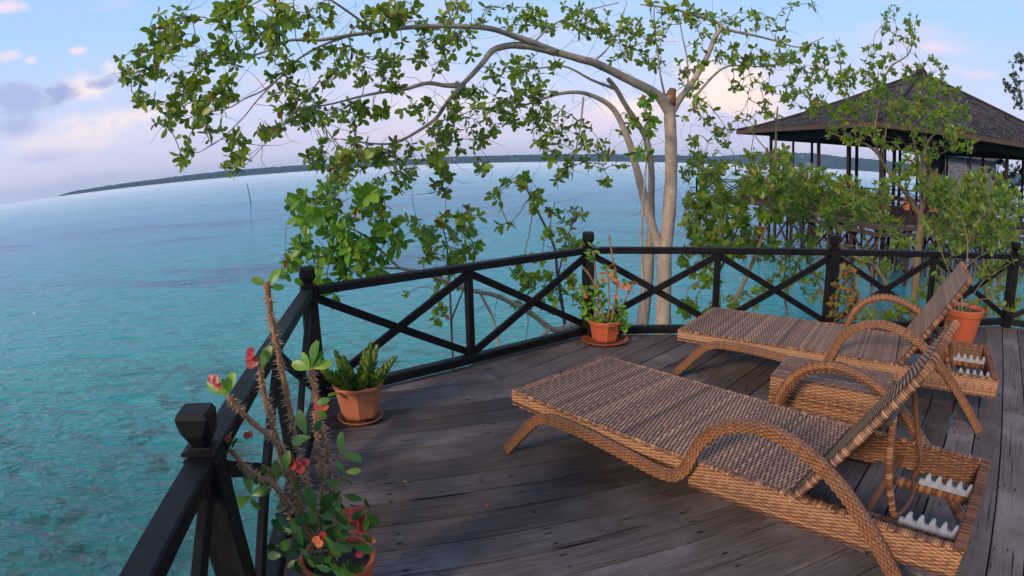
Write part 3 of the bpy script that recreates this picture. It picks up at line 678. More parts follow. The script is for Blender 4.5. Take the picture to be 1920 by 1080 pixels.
def tree(name, label, cat, limbs, ells, bark_, leaf_, tpl=T_OB, size=.085, per=(5, 9), group=None, nobj=300, seed=1, twig=.0035, sag=.08, zs=.6, trunk_n=1, spread=(35, 85), updir=.25, maxlen=None, extra=.5, dens=1, bare=.5):
    rg = random.Random(seed)
    base = Vector(at(*limbs[0][0][0])); base.z = min(base.z, SEA)
    T = thing(name, label, cat, base, 0, group); off = Matrix.Translation(-base)
    if dens != 1: ells = [(a, b2, c2, d2, round(e2 * dens), f2) for a, b2, c2, d2, e2, f2 in ells]
    nodes = []
    for li, (pp, r0, r1) in enumerate(limbs):
        if li: r0, r1 = r0 * .88, r1 * .85
        P3 = catmull([at(*p) for p in pp], 7); n = len(P3)
        rad = [pxr(r0 + (r1 - r0) * (i / (n - 1)) ** .85, q) for i, q in enumerate(P3)]
        mb = MB(); mb.tube([q - base for q in P3], rad, 12 if r0 > 6 else 8, rg.random(), wob=.12)
        mb.obj('trunk' if li < trunk_n else 'branch', bark_, T, True)
        nodes += [(q, li) for q in P3]
    N = np.array([list(q) for q, _ in nodes]); pts = scatter(ells, rg, zs)
    if not pts: return T
    dist = [np.min(((N - np.array(p)) ** 2).sum(1)) for p in pts]
    order = np.argsort(dist); tw = MB(); leaves = []
    Nl = N.copy()
    for i in order:
        p = pts[i]; d2 = ((Nl - np.array(p)) ** 2).sum(1); j = int(np.argmin(d2)); q = Vector(Nl[j]); L = (p - q).length
        if maxlen and L > maxlen: continue
        k = max(2, int(L / .09)); side = Vector((rg.uniform(-1, 1), rg.uniform(-1, 1), rg.uniform(-.3, 1))) * L * .16; path = []
        for s in range(k + 1):
            u = s / k; w_ = math.sin(u * math.pi)
            jt = Vector((rg.uniform(-1, 1), rg.uniform(-1, 1), rg.uniform(-1, 1))) * (.012 if 0 < s < k else 0)
            path.append(q.lerp(p, u) + side * w_ + Vector((0, 0, sag * L * w_)) + jt)
        rr_ = [twig * (1 + 1.3 * min(1.6, L) * (1 - s / k)) for s in range(k + 1)]
        tw.tube([x - base for x in path], rr_, 4, rg.random(), cap=False)
        Nl = np.vstack([Nl, np.array([list(x) for x in path[1:]])])
        ax = (path[-1] - path[-2]).normalized() + Vector((rg.gauss(0, .35), rg.gauss(0, .35), updir + rg.gauss(0, .35)))
        sz = size * rg.uniform(.8, 1.15)
        leaves += rosette(path[-1], ax, rg.randint(*per), sz, rg, spread)
        for s in range(max(1, k - 4), k):
            if rg.random() < extra:
                ax2 = Vector((rg.gauss(0, 1), rg.gauss(0, 1), rg.gauss(.2, .8)))
                leaves += rosette(path[s], ax2, rg.randint(1, 3), sz * .9, rg)
    for _ in range(int(len(pts) * bare)):
        q = Vector(Nl[rg.randrange(len(Nl))]); d = Vector((rg.gauss(0, 1), rg.gauss(0, 1), rg.gauss(.1, .8))).normalized(); L = rg.uniform(.12, .5); e = d.orthogonal().normalized() * L * rg.uniform(-.25, .25)
        tw.tube([q - base, q + d * L * .35 + e * .8 - base, q + d * L * .7 + e - base, q + d * L - base], [twig * .9, twig * .7, twig * .5, twig * .25], 3, rg.random(), cap=False)
    tw.obj('twigs', M_twig if bark_ is not M_barkl else M_barkl, T, True, kind='stuff')
    cz = Vector((0, 0, CAMZ)); leaves.sort(key=lambda m: (m.translation - cz).length)
    lm_ = leaf_mesh(tpl, leaf_)
    for m in leaves[:nobj]:
        o = link('leaf', lm_, T); o.matrix_local = off @ m
    rest = [off @ m for m in leaves[nobj:]]
    joined_leaves('foliage', rest, tpl, leaf_, T, rg)
    return T

# main tree: trunk, stub, arching boughs
Yt = 7.0
main_limbs = [
 ([(1240, 700, Yt), (1243, 620, Yt), (1245, 540, Yt), (1246, 480, Yt), (1254, 410, Yt), (1258, 340, Yt), (1258, 270, Yt), (1256, 215, Yt), (1253, 180, Yt)], 15.5, 10.5),
 ([(1238, 470, Yt), (1218, 410, Yt), (1203, 350, 6.95), (1192, 311, 6.9), (1180, 268, 6.85), (1160, 220, 6.8), (1140, 195, 6.75), (1107, 178, 6.7), (1081, 173, 6.6), (1043, 177, 6.5), (1005, 190, 6.4), (960, 205, 6.2)], 11, 2),
 ([(1256, 212, Yt), (1240, 186, 6.95), (1224, 172, 6.9), (1192, 156, 6.8), (1153, 136, 6.7), (1111, 117, 6.5), (1081, 109, 6.4), (1039, 96, 6.3), (997, 79, 6.1), (965, 68, 6.0), (917, 53, 5.8), (852, 49, 5.6), (787, 50, 5.4), (735, 55, 5.25), (657, 66, 5.1), (599, 75, 4.95), (540, 76, 4.8), (505, 94, 4.7), (440, 112, 4.5), (395, 107, 4.4)], 12, 1.8),
 ([(1039, 98, 6.3), (1000, 88, 6.15), (965, 85, 6.05), (940, 88, 6.0), (921, 97, 5.95), (905, 118, 5.9), (885, 140, 5.85), (866, 160, 5.8), (839, 191, 5.7), (819, 220, 5.65), (793, 240, 5.6), (761, 259, 5.5), (735, 269, 5.4), (696, 269, 5.3), (641, 261, 5.15)], 9, 1.6),
 ([(866, 160, 5.8), (835, 160, 5.75), (800, 156, 5.65), (760, 167, 5.55), (716, 173, 5.45), (680, 180, 5.35), (620, 195, 5.2), (560, 205, 5.0)], 6, 1.5),
 ([(657, 66, 5.1), (600, 87, 5.0), (557, 113, 4.9), (524, 146, 4.8), (492, 170, 4.75), (459, 185, 4.7), (427, 203, 4.6), (381, 211, 4.5)], 3, 1.2),
 ([(560, 112, 4.9), (520, 150, 4.8), (485, 185, 4.7), (459, 217, 4.65), (427, 250, 4.6), (407, 266, 4.6), (375, 285, 4.5)], 2, .9),
 ([(600, 150, 4.9), (560, 200, 4.8), (524, 240, 4.7), (492, 275, 4.65), (462, 308, 4.6)], 2, .8),
 ([(703, 60, 5.2), (650, 20, 4.9), (600, -10, 4.7), (540, -25, 4.4), (470, 10, 4.2), (400, 40, 4.2)], 3, 1.2),
 ([(1222, 430, 7.3), (1221, 380, 7.3), (1221, 311, 7.25), (1211, 259, 7.2), (1192, 227, 7.1), (1175, 201, 7.0), (1156, 168, 6.85), (1140, 148, 6.75)], 8, 5),
 ([(1258, 215, Yt), (1275, 185, 7.0), (1298, 155, 7.05), (1324, 110, 7.1), (1340, 71, 7.1), (1352, 49, 7.1), (1337, 39, 7.1), (1305, 29, 7.1), (1259, 16, 7.0), (1200, 8, 6.9)], 8, 2),
 ([(1348, 52, 7.1), (1383, 60, 7.2), (1421, 68, 7.3), (1460, 78, 7.5), (1499, 88, 7.6), (1545, 70, 7.7)], 4, 1),
 ([(1300, 185, 7.05), (1337, 143, 7.1), (1363, 125, 7.15), (1395, 123, 7.2), (1434, 125, 7.3), (1465, 118, 7.4)], 3, 1.3),
 ([(1247, 182, Yt), (1240, 150, 6.95), (1234, 110, 6.9), (1228, 60, 6.9), (1226, 10, 6.8)], 2.6, 1.2),
 ([(1290, 160, 7.1), (1288, 110, 7.1), (1278, 60, 7.1), (1270, 10, 7.1)], 2.4, 1),
 ([(1110, 118, 6.5), (1140, 90, 6.5), (1160, 50, 6.5), (1175, 5, 6.5)], 2.4, 1),
 ([(1000, 80, 6.1), (1040, 45, 6.2), (1100, 20, 6.3), (1160, 5, 6.4)], 2.6, 1),
 ([(852, 49, 5.6), (840, 20, 5.5), (832, -10, 5.4)], 2.6, 1.2),
 ([(1156, 168, 6.85), (1110, 150, 6.8), (1060, 125, 6.7), (1010, 128, 6.6), (950, 135, 6.4)], 3.5, 1.2),
 ([(819, 220, 5.65), (815, 250, 5.6), (822, 285, 5.6), (823, 315, 5.6)], 2, 1),
 ([(1094, 182, 6.65), (1088, 240, 6.6), (1078, 290, 6.55), (1072, 340, 6.5)], 2.2, .9),
]
main_ells = [
 (262, 105, 42, 38, 10, 4.4), (325, 50, 48, 38, 13, 4.3), (320, 110, 60, 45, 13, 4.4), (245, 155, 24, 22, 5, 4.5), (275, 200, 25, 15, 3, 4.5), (330, 180, 48, 30, 11, 4.5), (395, 140, 50, 40, 11, 4.4),
 (345, 225, 40, 22, 8, 4.5), (400, 195, 50, 30, 8, 4.6), (305, 235, 20, 15, 3, 4.5), (440, 30, 50, 30, 10, 3.8), (505, 45, 45, 40, 9, 3.6), (460, 85, 60, 35, 11, 4.3), (540, 20, 40, 25, 8, 4.2), (520, 110, 50, 40, 8, 4.6),
 (445, 280, 20, 35, 7, 4.6), (430, 315, 14, 14, 3, 4.6), (345, 287, 12, 20, 3, 4.5), (400, 250, 30, 15, 3, 4.6), (500, 245, 38, 16, 5, 4.7), (555, 185, 45, 42, 14, 4.9), (600, 235, 45, 40, 15, 5.0), (590, 292, 20, 20, 5, 4.9), (655, 300, 32, 40, 11, 4.7), (640, 330, 20, 30, 5, 4.6),
 (590, 40, 38, 32, 7, 4.7), (635, 125, 50, 50, 14, 5.2), (700, 40, 50, 32, 11, 5.1), (715, 140, 50, 50, 13, 5.4), (760, 25, 45, 25, 9, 5.2), (795, 95, 60, 45, 12, 5.6), (860, 90, 50, 35, 9, 5.8), (870, 25, 55, 25, 9, 5.6), (690, 215, 35, 30, 9, 5.3),
 (785, 205, 30, 20, 4, 5.6), (830, 235, 42, 40, 12, 5.7), (895, 195, 50, 45, 14, 5.9), (950, 150, 42, 42, 10, 6.0), (975, 30, 55, 25, 11, 5.9), (940, 225, 35, 30, 9, 6.1), (870, 262, 50, 25, 8, 5.8), (790, 290, 45, 22, 7, 5.6), (735, 325, 42, 42, 10, 5.4), (700, 275, 42, 28, 8, 5.3), (830, 335, 24, 28, 5, 5.6), (900, 320, 16, 14, 2, 5.9),
 (1005, 130, 50, 28, 8, 6.3), (1000, 185, 42, 36, 10, 6.3), (1025, 235, 42, 42, 14, 6.4), (1040, 290, 35, 42, 9, 6.3), (1060, 330, 20, 22, 3, 6.4), (1095, 260, 40, 42, 7, 6.5), (1060, 38, 55, 30, 11, 6.2), (1135, 50, 52, 30, 11, 6.5), (1160, 95, 45, 28, 7, 6.6), (1215, 40, 50, 38, 12, 6.8), (1240, 105, 42, 36, 8, 6.9), (1125, 310, 45, 36, 8, 6.7), (1175, 240, 26, 26, 4, 6.8),
 (1285, 28, 52, 28, 10, 7.0), (1335, 90, 46, 42, 10, 7.1), (1385, 38, 52, 32, 10, 7.2), (1400, 105, 42, 32, 9, 7.2), (1445, 60, 36, 28, 5, 7.3), (1450, 120, 42, 32, 8, 7.4), (1300, 150, 30, 24, 5, 7.1), (1308, 190, 25, 16, 4, 6.6), (1410, 175, 42, 36, 7, 7.2), (1470, 150, 45, 40, 8, 7.5), (1505, 10, 30, 15, 2, 7.5), (1440, 215, 30, 20, 4, 7.2), (1340, 225, 60, 25, 5, 7.2)]
tree('shore_tree', 'large pale barked tree behind the railing, sawn stub on top, boughs arching left', 'tree', main_limbs, main_ells, M_bark, M_leaf, size=.084, seed=3, spread=(45, 105), updir=-.05, sag=.02, per=(4, 8), dens=1.5, extra=.7)
bt = [o for o in C.objects if o.name == 'shore_tree'][0]
# sawn stub and near bright leaves
mb = MB(); p0 = at(1255, 196, Yt); p1 = at(1262, 166, Yt)
mb.tube([p0 - bt.location, (p0 + p1) / 2 - bt.location, p1 - bt.location], [pxr(13, p0), pxr(10, p0), pxr(6, p1)], 10, wob=.5); mb.obj('stub', M_cut, bt, True)

# bright rosettes that hang nearer, their own springy shoot
tree('leafy_sapling', 'slender sapling with bright green leaf rosettes in front of the pale trunk', 'tree',
     [([(1212, 640, 6.2), (1208, 560, 6.2), (1203, 470, 6.2), (1206, 380, 6.1), (1212, 300, 6.0), (1214, 240, 5.9), (1210, 190, 5.8)], 3, 1.4)],
     [(1212, 190, 20, 14, 4, 5.8), (1213, 232, 22, 18, 5, 5.8), (1200, 292, 20, 14, 4, 6.0), (1330, 500, 30, 20, 0, 6.0)], M_bark, M_leafb, size=.095, nobj=80, seed=8, extra=.2)
# thin trunk beside it, with the low bough that sweeps left behind the railing
low = [([(1196, 680, 7.4), (1204, 610, 7.4), (1213, 540, 7.4), (1217, 480, 7.4), (1222, 430, 7.35)], 13, 9),
       ([(1196, 640, 7.4), (1150, 602, 7.0), (1083, 607, 6.5), (1040, 618, 6.2), (1003, 593, 6.0), (970, 573, 5.8), (927, 553, 5.6), (893, 547, 5.4), (860, 537, 5.3), (830, 525, 5.2), (778, 508, 5.0), (750, 502, 4.9), (718, 473, 4.8), (680, 440, 4.7), (640, 420, 4.65)], 8, 2),
       ([(755, 503, 4.95), (710, 503, 4.8), (670, 505, 4.7), (620, 512, 4.6)], 3, 1.2),
       ([(900, 549, 5.45), (925, 600, 5.5), (935, 650, 5.5), (940, 700, 5.5)], 3, 2),
       ([(1030, 617, 6.1), (1000, 650, 6.1), (965, 700, 6.1)], 4.5, 3)]
tree('low_tree', 'thin trunked tree with a low bough sweeping left behind the corner railing post', 'tree', low,
     [(560, 400, 22, 30, 6, 4.6), (605, 360, 26, 24, 8, 4.6), (610, 410, 42, 36, 13, 4.6), (660, 440, 48, 40, 15, 4.6), (700, 400, 36, 48, 15, 4.6), (735, 440, 24, 30, 8, 4.7), (640, 480, 50, 34, 12, 4.5), (565, 480, 24, 28, 7, 4.5), (590, 520, 30, 18, 6, 4.5), (640, 500, 30, 30, 6, 4.5), (700, 500, 30, 20, 5, 4.6), (690, 350, 28, 20, 6, 4.6), (545, 510, 14, 25, 4, 4.6),
      (620, 560, 18, 12, 1, 4.4)],
     M_bark, M_leafb, size=.105, seed=21, zs=.35, per=(5, 8), updir=.2)
tree('wiry_shrub', 'wiry leafy shrub growing up behind the middle of the angled railing', 'shrub',
     [([(850, 700, 5.9), (846, 600, 5.9), (842, 520, 5.9), (836, 450, 5.8), (826, 420, 5.8)], 2.4, 1), ([(846, 600, 5.9), (870, 540, 5.9), (890, 480, 5.9), (876, 430, 5.8)], 2, .9)],
     [(800, 440, 24, 36, 7, 5.8), (850, 430, 36, 34, 11, 5.8), (880, 410, 20, 26, 5, 5.9), (830, 480, 46, 30, 11, 5.8), (890, 460, 20, 30, 6, 5.9), (840, 530, 50, 24, 6, 5.8), (830, 590, 30, 18, 4, 5.6), (770, 420, 15, 20, 2, 5.8), (770, 545, 14, 10, 1, 5.8)],
     M_twig, M_mang, size=.085, nobj=160, seed=23, extra=.5)
tree('wiry_sapling', 'wiry sapling with upright shoots rising behind the railing left of the corner post', 'sapling',
     [([(1066, 680, 6.4), (1058, 600, 6.4), (1046, 520, 6.4), (1038, 460, 6.35), (1010, 400, 6.3), (990, 360, 6.3), (982, 335, 6.3)], 4, 1.1), ([(1046, 520, 6.4), (1062, 450, 6.4), (1078, 410, 6.4), (1085, 395, 6.4)], 2, .8),
      ([(1038, 460, 6.35), (1032, 420, 6.3), (1040, 380, 6.3)], 1.6, .8)],
     [(985, 345, 24, 18, 5, 6.3), (955, 340, 14, 10, 2, 6.2), (925, 360, 14, 14, 3, 6.2), (1005, 370, 16, 10, 3, 6.3), (945, 415, 14, 12, 2, 6.3), (1015, 390, 22, 14, 4, 6.3), (1060, 400, 20, 18, 4, 6.4), (1085, 400, 14, 12, 2, 6.4), (1035, 440, 24, 24, 5, 6.3), (1070, 450, 16, 16, 3, 6.4), (1000, 500, 34, 20, 6, 6.3),
      (1010, 530, 36, 26, 9, 6.2), (1060, 540, 26, 30, 9, 6.3), (980, 560, 26, 18, 4, 6.2), (960, 520, 22, 18, 3, 6.2), (1030, 570, 24, 20, 4, 6.2), (1075, 470, 24, 14, 3, 6.3), (1000, 640, 30, 10, 2, 5.9)],
     M_twig, M_mang, size=.09, nobj=200, seed=29, extra=.35)
# right hand tree over the pavilion
tree('slanting_tree', 'tree with a slanting forked trunk and fine upright twigs in front of the pavilion roof', 'tree',
     [([(1708, 640, 9), (1714, 570, 9), (1721, 473, 9), (1727, 417, 9), (1724, 398, 9)], 8, 7),
      ([(1726, 405, 9), (1710, 381, 9), (1696, 359, 9), (1679, 340, 9), (1663, 318, 9), (1645, 288, 9), (1622, 270, 9), (1590, 262, 9), (1560, 250, 9)], 6.5, 1.5),
      ([(1727, 402, 9), (1729, 355, 9.1), (1726, 319, 9.1), (1717, 284, 9.1), (1711, 255, 9.1), (1705, 225, 9.1)], 4.5, 1.5),
      ([(1727, 325, 9.1), (1738, 270, 9.1), (1760, 245, 9.1), (1775, 235, 9.1)], 3, 1.2), ([(1645, 288, 9), (1640, 250, 9), (1645, 210, 9), (1655, 160, 9), (1670, 125, 9), (1700, 105, 9), (1712, 80, 9)], 3.4, 1.2),
      ([(1652, 295, 9), (1662, 240, 9), (1668, 190, 9), (1660, 150, 9)], 2.2, 1), ([(1650, 290, 9), (1625, 240, 9), (1600, 200, 9), (1580, 150, 9), (1575, 110, 9)], 2.6, 1)],
     [(1555, 120, 42, 46, 20, 9), (1600, 160, 46, 40, 22, 9), (1560, 200, 48, 32, 18, 8.8), (1640, 120, 42, 42, 17, 9.1), (1680, 50, 28, 42, 9, 9.1), (1710, 60, 16, 36, 6, 9.1), (1740, 130, 36, 26, 9, 9.1), (1700, 170, 60, 46, 26, 9), (1755, 180, 46, 42, 24, 9), (1790, 225, 40, 36, 22, 9),
      (1720, 215, 60, 32, 22, 9), (1650, 200, 50, 36, 18, 9), (1590, 250, 50, 20, 12, 8.8), (1680, 265, 60, 22, 12, 9), (1800, 260, 34, 26, 12, 9), (1750, 275, 40, 20, 8, 9), (1500, 95, 22, 26, 6, 8.5), (1495, 150, 28, 24, 7, 8.5), (1500, 190, 30, 16, 5, 8.5)],
     M_barkl, M_mang, size=.098, seed=31, extra=.35, updir=.6, spread=(30, 75), dens=1.6)
# mangrove thicket between the deck and the pavilion: separate shrubs
mg = 'mangrove shrubs in the water before the pavilion'
def shrub(label, stems, ells, seed, size=.100, leaf=None, dens=3.3):
    return tree('mangrove_shrub', label, 'shrub', [(s, a, b_) for s, a, b_ in stems], ells, M_barkl, leaf or M_mang, size=size, seed=seed, group=mg, nobj=110, updir=.5, extra=.4, twig=.004, zs=.8, spread=(30, 80), dens=dens)
shrub('leftmost mangrove shrub, dense and bright, between the pale trunk and the slim leaning stem',
      [([(1345, 640, 8), (1348, 560, 8), (1340, 480, 8), (1338, 420, 8)], 4, 2), ([(1346, 570, 8), (1312, 600, 7.8), (1290, 640, 7.8)], 2.6, 2.6), ([(1344, 520, 8), (1375, 450, 8), (1390, 400, 8)], 3, 1.4), ([(1341, 470, 8), (1310, 420, 8), (1300, 370, 8)], 2.6, 1)],
      [(1325, 430, 36, 40, 24, 8), (1360, 400, 44, 36, 28, 8), (1330, 375, 40, 26, 16, 8), (1385, 440, 36, 30, 18, 8), (1300, 400, 22, 46, 9, 7.8), (1360, 470, 50, 16, 12, 7.8), (1292, 480, 14, 40, 5, 7.8), (1300, 330, 22, 30, 7, 8), (1345, 325, 40, 26, 10, 8.2), (1320, 275, 36, 30, 6, 8), (1365, 262, 26, 26, 3, 8.1), (1290, 580, 14, 20, 4, 7), (1330, 520, 26, 26, 5, 7.6), (1400, 560, 40, 20, 4, 7.6), (1350, 590, 30, 20, 3, 7.4)], 41, dens=2.0)
shrub('mangrove shrub with a slim leaning stem under the left eave corner of the pavilion',
      [([(1330, 650, 7.5), (1375, 570, 7.5), (1410, 495, 7.5), (1430, 440, 7.5), (1446, 380, 7.5), (1453, 320, 7.5), (1455, 250, 7.5), (1458, 200, 7.5)], 5, 1.6), ([(1454, 300, 7.5), (1435, 278, 7.5), (1420, 262, 7.5)], 2, .8)],
      [(1410, 310, 30, 24, 7, 7.5), (1440, 345, 34, 30, 17, 7.7), (1465, 310, 26, 30, 10, 7.6), (1410, 350, 30, 22, 12, 7.7), (1450, 222, 16, 14, 1, 7.5), (1392, 222, 12, 12, 1, 7.5), (1480, 370, 36, 26, 16, 7.8), (1440, 400, 26, 18, 8, 7.8)], 43, dens=2.0)
shrub('mangrove shrub with tangled pale stems in front of the pavilion floor',
      [([(1560, 640, 9), (1545, 560, 9), (1510, 470, 9), (1500, 410, 9), (1505, 370, 9)], 4, 2), ([(1690, 600, 8.6), (1665, 540, 8.6), (1640, 500, 8.6), (1600, 480, 8.7), (1570, 455, 8.8), (1540, 420, 8.9), (1505, 390, 9), (1480, 380, 9)], 5.5, 2),
       ([(1600, 640, 9), (1590, 560, 9), (1588, 470, 9), (1560, 420, 9)], 3, 1.4), ([(1480, 620, 9), (1470, 540, 9), (1475, 470, 9)], 3, 1.6), ([(1455, 410, 8.6), (1500, 430, 8.7), (1560, 455, 8.8), (1640, 465, 8.8)], 1.8, 1), ([(1470, 380, 8.6), (1520, 440, 8.7), (1545, 480, 8.8), (1600, 500, 8.8)], 1.8, 1)],
      [(1500, 355, 36, 26, 17, 9), (1530, 340, 30, 24, 13, 9), (1550, 380, 34, 24, 14, 9), (1480, 400, 36, 22, 10, 9), (1490, 340, 26, 36, 8, 9), (1480, 500, 30, 26, 6, 8.8), (1560, 420, 40, 20, 6, 9), (1520, 460, 50, 20, 5, 9), (1520, 520, 30, 16, 3, 9), (1605, 480, 40, 16, 4, 9), (1440, 470, 24, 30, 5, 9), (1470, 540, 40, 20, 4, 8.8), (1550, 560, 40, 20, 3, 8.8), (1640, 400, 50, 20, 5, 9)], 47)
shrub('mangrove shrub in front of the pavilion chairs, left of the slanting trunk',
      [([(1640, 650, 9.4), (1638, 560, 9.4), (1630, 470, 9.4), (1610, 420, 9.4)], 3.4, 1.6), ([(1632, 480, 9.4), (1655, 430, 9.4), (1650, 390, 9.4)], 2.4, 1.2), ([(1600, 620, 9), (1640, 560, 9), (1672, 510, 9.1), (1680, 470, 9.2)], 2, 1)],
      [(1600, 375, 36, 26, 18, 9.4), (1630, 385, 36, 28, 18, 9.4), (1580, 350, 30, 24, 10, 9.4), (1650, 360, 20, 24, 6, 9.4), (1670, 430, 26, 22, 5, 9.2), (1690, 460, 24, 14, 5, 9.2), (1660, 500, 30, 12, 4, 9.2), (1640, 590, 40, 22, 8, 8.8), (1700, 590, 40, 26, 10, 8.6)], 53)
shrub('broad mangrove shrub filling the space right of the slanting trunk, tallest at the pavilion end',
      [([(1850, 680, 9), (1852, 600, 9), (1845, 500, 9), (1835, 420, 9)], 6, 3), ([(1850, 580, 9), (1885, 500, 9), (1905, 430, 9)], 4, 1.8), ([(1846, 520, 9), (1800, 450, 9), (1770, 400, 9)], 3.4, 1.4), ([(1880, 660, 8.6), (1892, 580, 8.6), (1900, 520, 8.6)], 4, 2), ([(1760, 660, 9), (1768, 560, 9), (1765, 480, 9), (1780, 420, 9)], 4, 1.6)],
      [(1780, 370, 42, 34, 26, 9), (1840, 350, 42, 36, 30, 9), (1885, 385, 34, 46, 30, 9), (1815, 400, 46, 30, 26, 9), (1750, 345, 34, 24, 14, 9), (1765, 420, 38, 26, 14, 9), (1860, 440, 46, 30, 24, 9), (1900, 480, 30, 46, 20, 8.8), (1800, 450, 40, 22, 10, 9), (1870, 520, 40, 36, 14, 8.8), (1760, 480, 30, 24, 6, 9), (1850, 580, 50, 26, 9, 8.7), (1740, 540, 24, 24, 5, 9), (1910, 560, 20, 46, 8, 8.6), (1690, 330, 26, 22, 8, 9.2), (1720, 300, 28, 16, 5, 9.2)], 59)
tree('tall_dark_tree', 'tall dark leaved tree behind the pavilion, cut by the right side of the view', 'tree',
     [([(1935, 480, 24), (1930, 380, 24), (1925, 260, 24), (1930, 160, 24)], 9, 4), ([(1928, 330, 24), (1900, 350, 24), (1880, 360, 24)], 3, 1)],
     [(1910, 120, 18, 18, 18, 24), (1900, 155, 20, 20, 24, 24), (1912, 190, 14, 22, 14, 24), (1960, 150, 40, 60, 60, 24), (1900, 350, 36, 36, 60, 24), (1880, 320, 26, 20, 24, 24), (1945, 320, 40, 60, 50, 24), (1895, 400, 30, 26, 26, 24)],
     M_twig, M_dark, size=.17, nobj=60, seed=61, per=(8, 13), extra=.3, twig=.01)

# ------------------------------------------------------------------ potted plants
def pot(name, label, cat, loc, r, h, flat=8, rimh=.03, clay_=M_clay, group='terracotta pots with plants on the deck', base=.72, rz=0):
    T = thing(name, label, cat, loc, rz, group)
    mb = MB(); n = 48
    mb.lathe([(.001, .004), (r * base, .004), (r * base + .004, .012), (r * .93, h - rimh), (r * .93, h - rimh + .001)], n, flat=flat)
    mb.lathe([(r * .87, h - .02), (r * (base - .08), .03), (.001, .03)], n, flat=flat); mb.obj('pot_body', clay_, T)
    mb = MB(); mb.lathe([(r * .925, h - rimh - .002), (r * 1.0, h - rimh + .004), (r * 1.03, h - .008), (r * 1.01, h), (r * .92, h), (r * .875, h - .012), (r * .87, h - .035)], n, flat=flat)
    mb.obj('rim', clay_, T)
    mb = MB(); pr = [(r * .90 * (1 - i / 5), h - .035 + .006 * math.sin(i * 1.7)) for i in range(6)]; pr[-1] = (.001, pr[-1][1]); mb.lathe(pr, 24, flat=flat); mb.obj('soil', M_soil, T)
    return T
def saucer(label, loc, r, clay_=M_clay):
    T = thing('plant_saucer', label, 'saucer', loc); mb = MB()
    mb.lathe([(.001, .0), (r * .82, .0), (r * .97, .022), (r, .028), (r * .98, .030), (r * .93, .024), (r * .78, .008), (.001, .008)], 48); mb.obj('dish', clay_, T, True); return T
def spiny(T, pts, r, rg, n=10, dens=95, len_=.018, mat_=M_spine):
    "a woody stem set with spines; pts in the thing's own space"
    P3 = catmull(pts, 6); mb = MB()
    rr_ = [r * (.85 + .15 * math.sin(i * 1.9)) * (1 - .25 * i / len(P3)) for i in range(len(P3))]
    mb.tube(P3, rr_, n, rg.random(), wob=.25); st = mb.obj('stem', mat_, T, True)
    sp_ = MB(); L = sum((P3[i + 1] - P3[i]).length for i in range(len(P3) - 1))
    for k in range(int(L * dens * (r / .012) ** .5 * 3.0)):
        i = rg.randrange(len(P3) - 1); p = P3[i].lerp(P3[i + 1], rg.random()); t_ = (P3[i + 1] - P3[i]).normalized(); a = t_.orthogonal().normalized(); b_ = t_.cross(a)
        an = rg.random() * 6.28; d = (a * math.cos(an) + b_ * math.sin(an)) + t_ * rg.uniform(-.2, .5); d.normalize(); q = p + d * r * .8; e = q + d * len_ * rg.uniform(.5, 1.3); s = t_ * .0019; x = d.cross(t_).normalized() * .0019
        sp_.add([q + s, q - s * .5 + x, q - s * .5 - x, e], [(0, 1, 3), (1, 2, 3), (2, 0, 3)], .9)
    sp_.obj('spines', M_spinel, st, kind='stuff'); return P3
M_spinel, t, b, o_ = mat('pale_spine'); b.inputs['Base Color'].default_value = (.50, .33, .20, 1); b.inputs['Roughness'].default_value = .6
def flower(T, p, ax, size, rg, mat_=M_petal):
    ax = Vector(ax).normalized(); a = ax.orthogonal().normalized(); b_ = ax.cross(a); mb = MB(); ph = rg.random() * 6.28
    for j in range(2):
        an = ph + j * math.pi; c1 = a * math.cos(an) + b_ * math.sin(an); c2 = ax.cross(c1); vs = [Vector(p) + c1 * size * .3 + ax * size * .06]; m = 12
        for k in range(m):
            t_ = 6.2832 * k / m; vs.append(Vector(p) + (c1 * (.42 + .66 * math.cos(t_)) + c2 * .74 * math.sin(t_)) * size + ax * size * (.16 + .05 * math.sin(3 * t_) + .02 * j))
        mb.add(vs, [(0, 1 + k, 1 + (k + 1) % m) for k in range(m)], rg.random())
    mb.tube([Vector(p), Vector(p) + ax * size * .22], [size * .14, size * .10], 6, .95)
    return mb.obj('flower', mat_, T, True)
def leaves(T, mats, tpl, mat_):
    me = leaf_mesh(tpl, mat_)
    for m in mats: o = link('leaf', me, T); o.matrix_local = m

# near crown of thorns, bottom left
rg = random.Random(77)
nl = Vector((-.63, 1.66, .0))
T = pot('potted_crown_of_thorns', 'tall thorny potted plant with red flowers close to the viewer beside the nearest railing post', 'potted plant', nl, .135, .25, 0, .03, M_clayo)
def nr(px, py, Y): return at(px, py, Y) - nl
st_px = [([(500, 528), (508, 590), (520, 650), (538, 740), (556, 830), (575, 910), (592, 980), (605, 1060)], 1.66, .0125),
         ([(488, 690), (496, 740), (512, 800), (530, 860), (552, 930), (575, 1000), (595, 1070)], 1.58, .0115),
         ([(428, 742), (465, 785), (510, 822), (540, 860), (560, 930), (585, 1010), (598, 1070)], 1.52, .0115),
         ([(584, 690), (590, 730), (602, 790), (616, 850), (622, 920), (618, 1000), (612, 1070)], 1.72, .0125),
         ([(436, 846), (465, 880), (505, 905), (545, 945), (580, 1010), (600, 1070)], 1.48, .010),
         ([(590, 770), (596, 830), (604, 900), (602, 980), (606, 1070)], 1.80, .010), ([(520, 840), (540, 900), (565, 960), (590, 1040)], 1.70, .010),
         ([(505, 880), (530, 940), (560, 1000), (596, 1070)], 1.60, .0105), ([(640, 830), (625, 870), (618, 890)], 1.74, .007), ([(655, 890), (632, 900), (622, 915)], 1.72, .006),
         ([(660, 980), (640, 1010), (620, 1060)], 1.62, .009), ([(560, 860), (585, 930), (600, 1000), (604, 1060)], 1.55, .0095)]
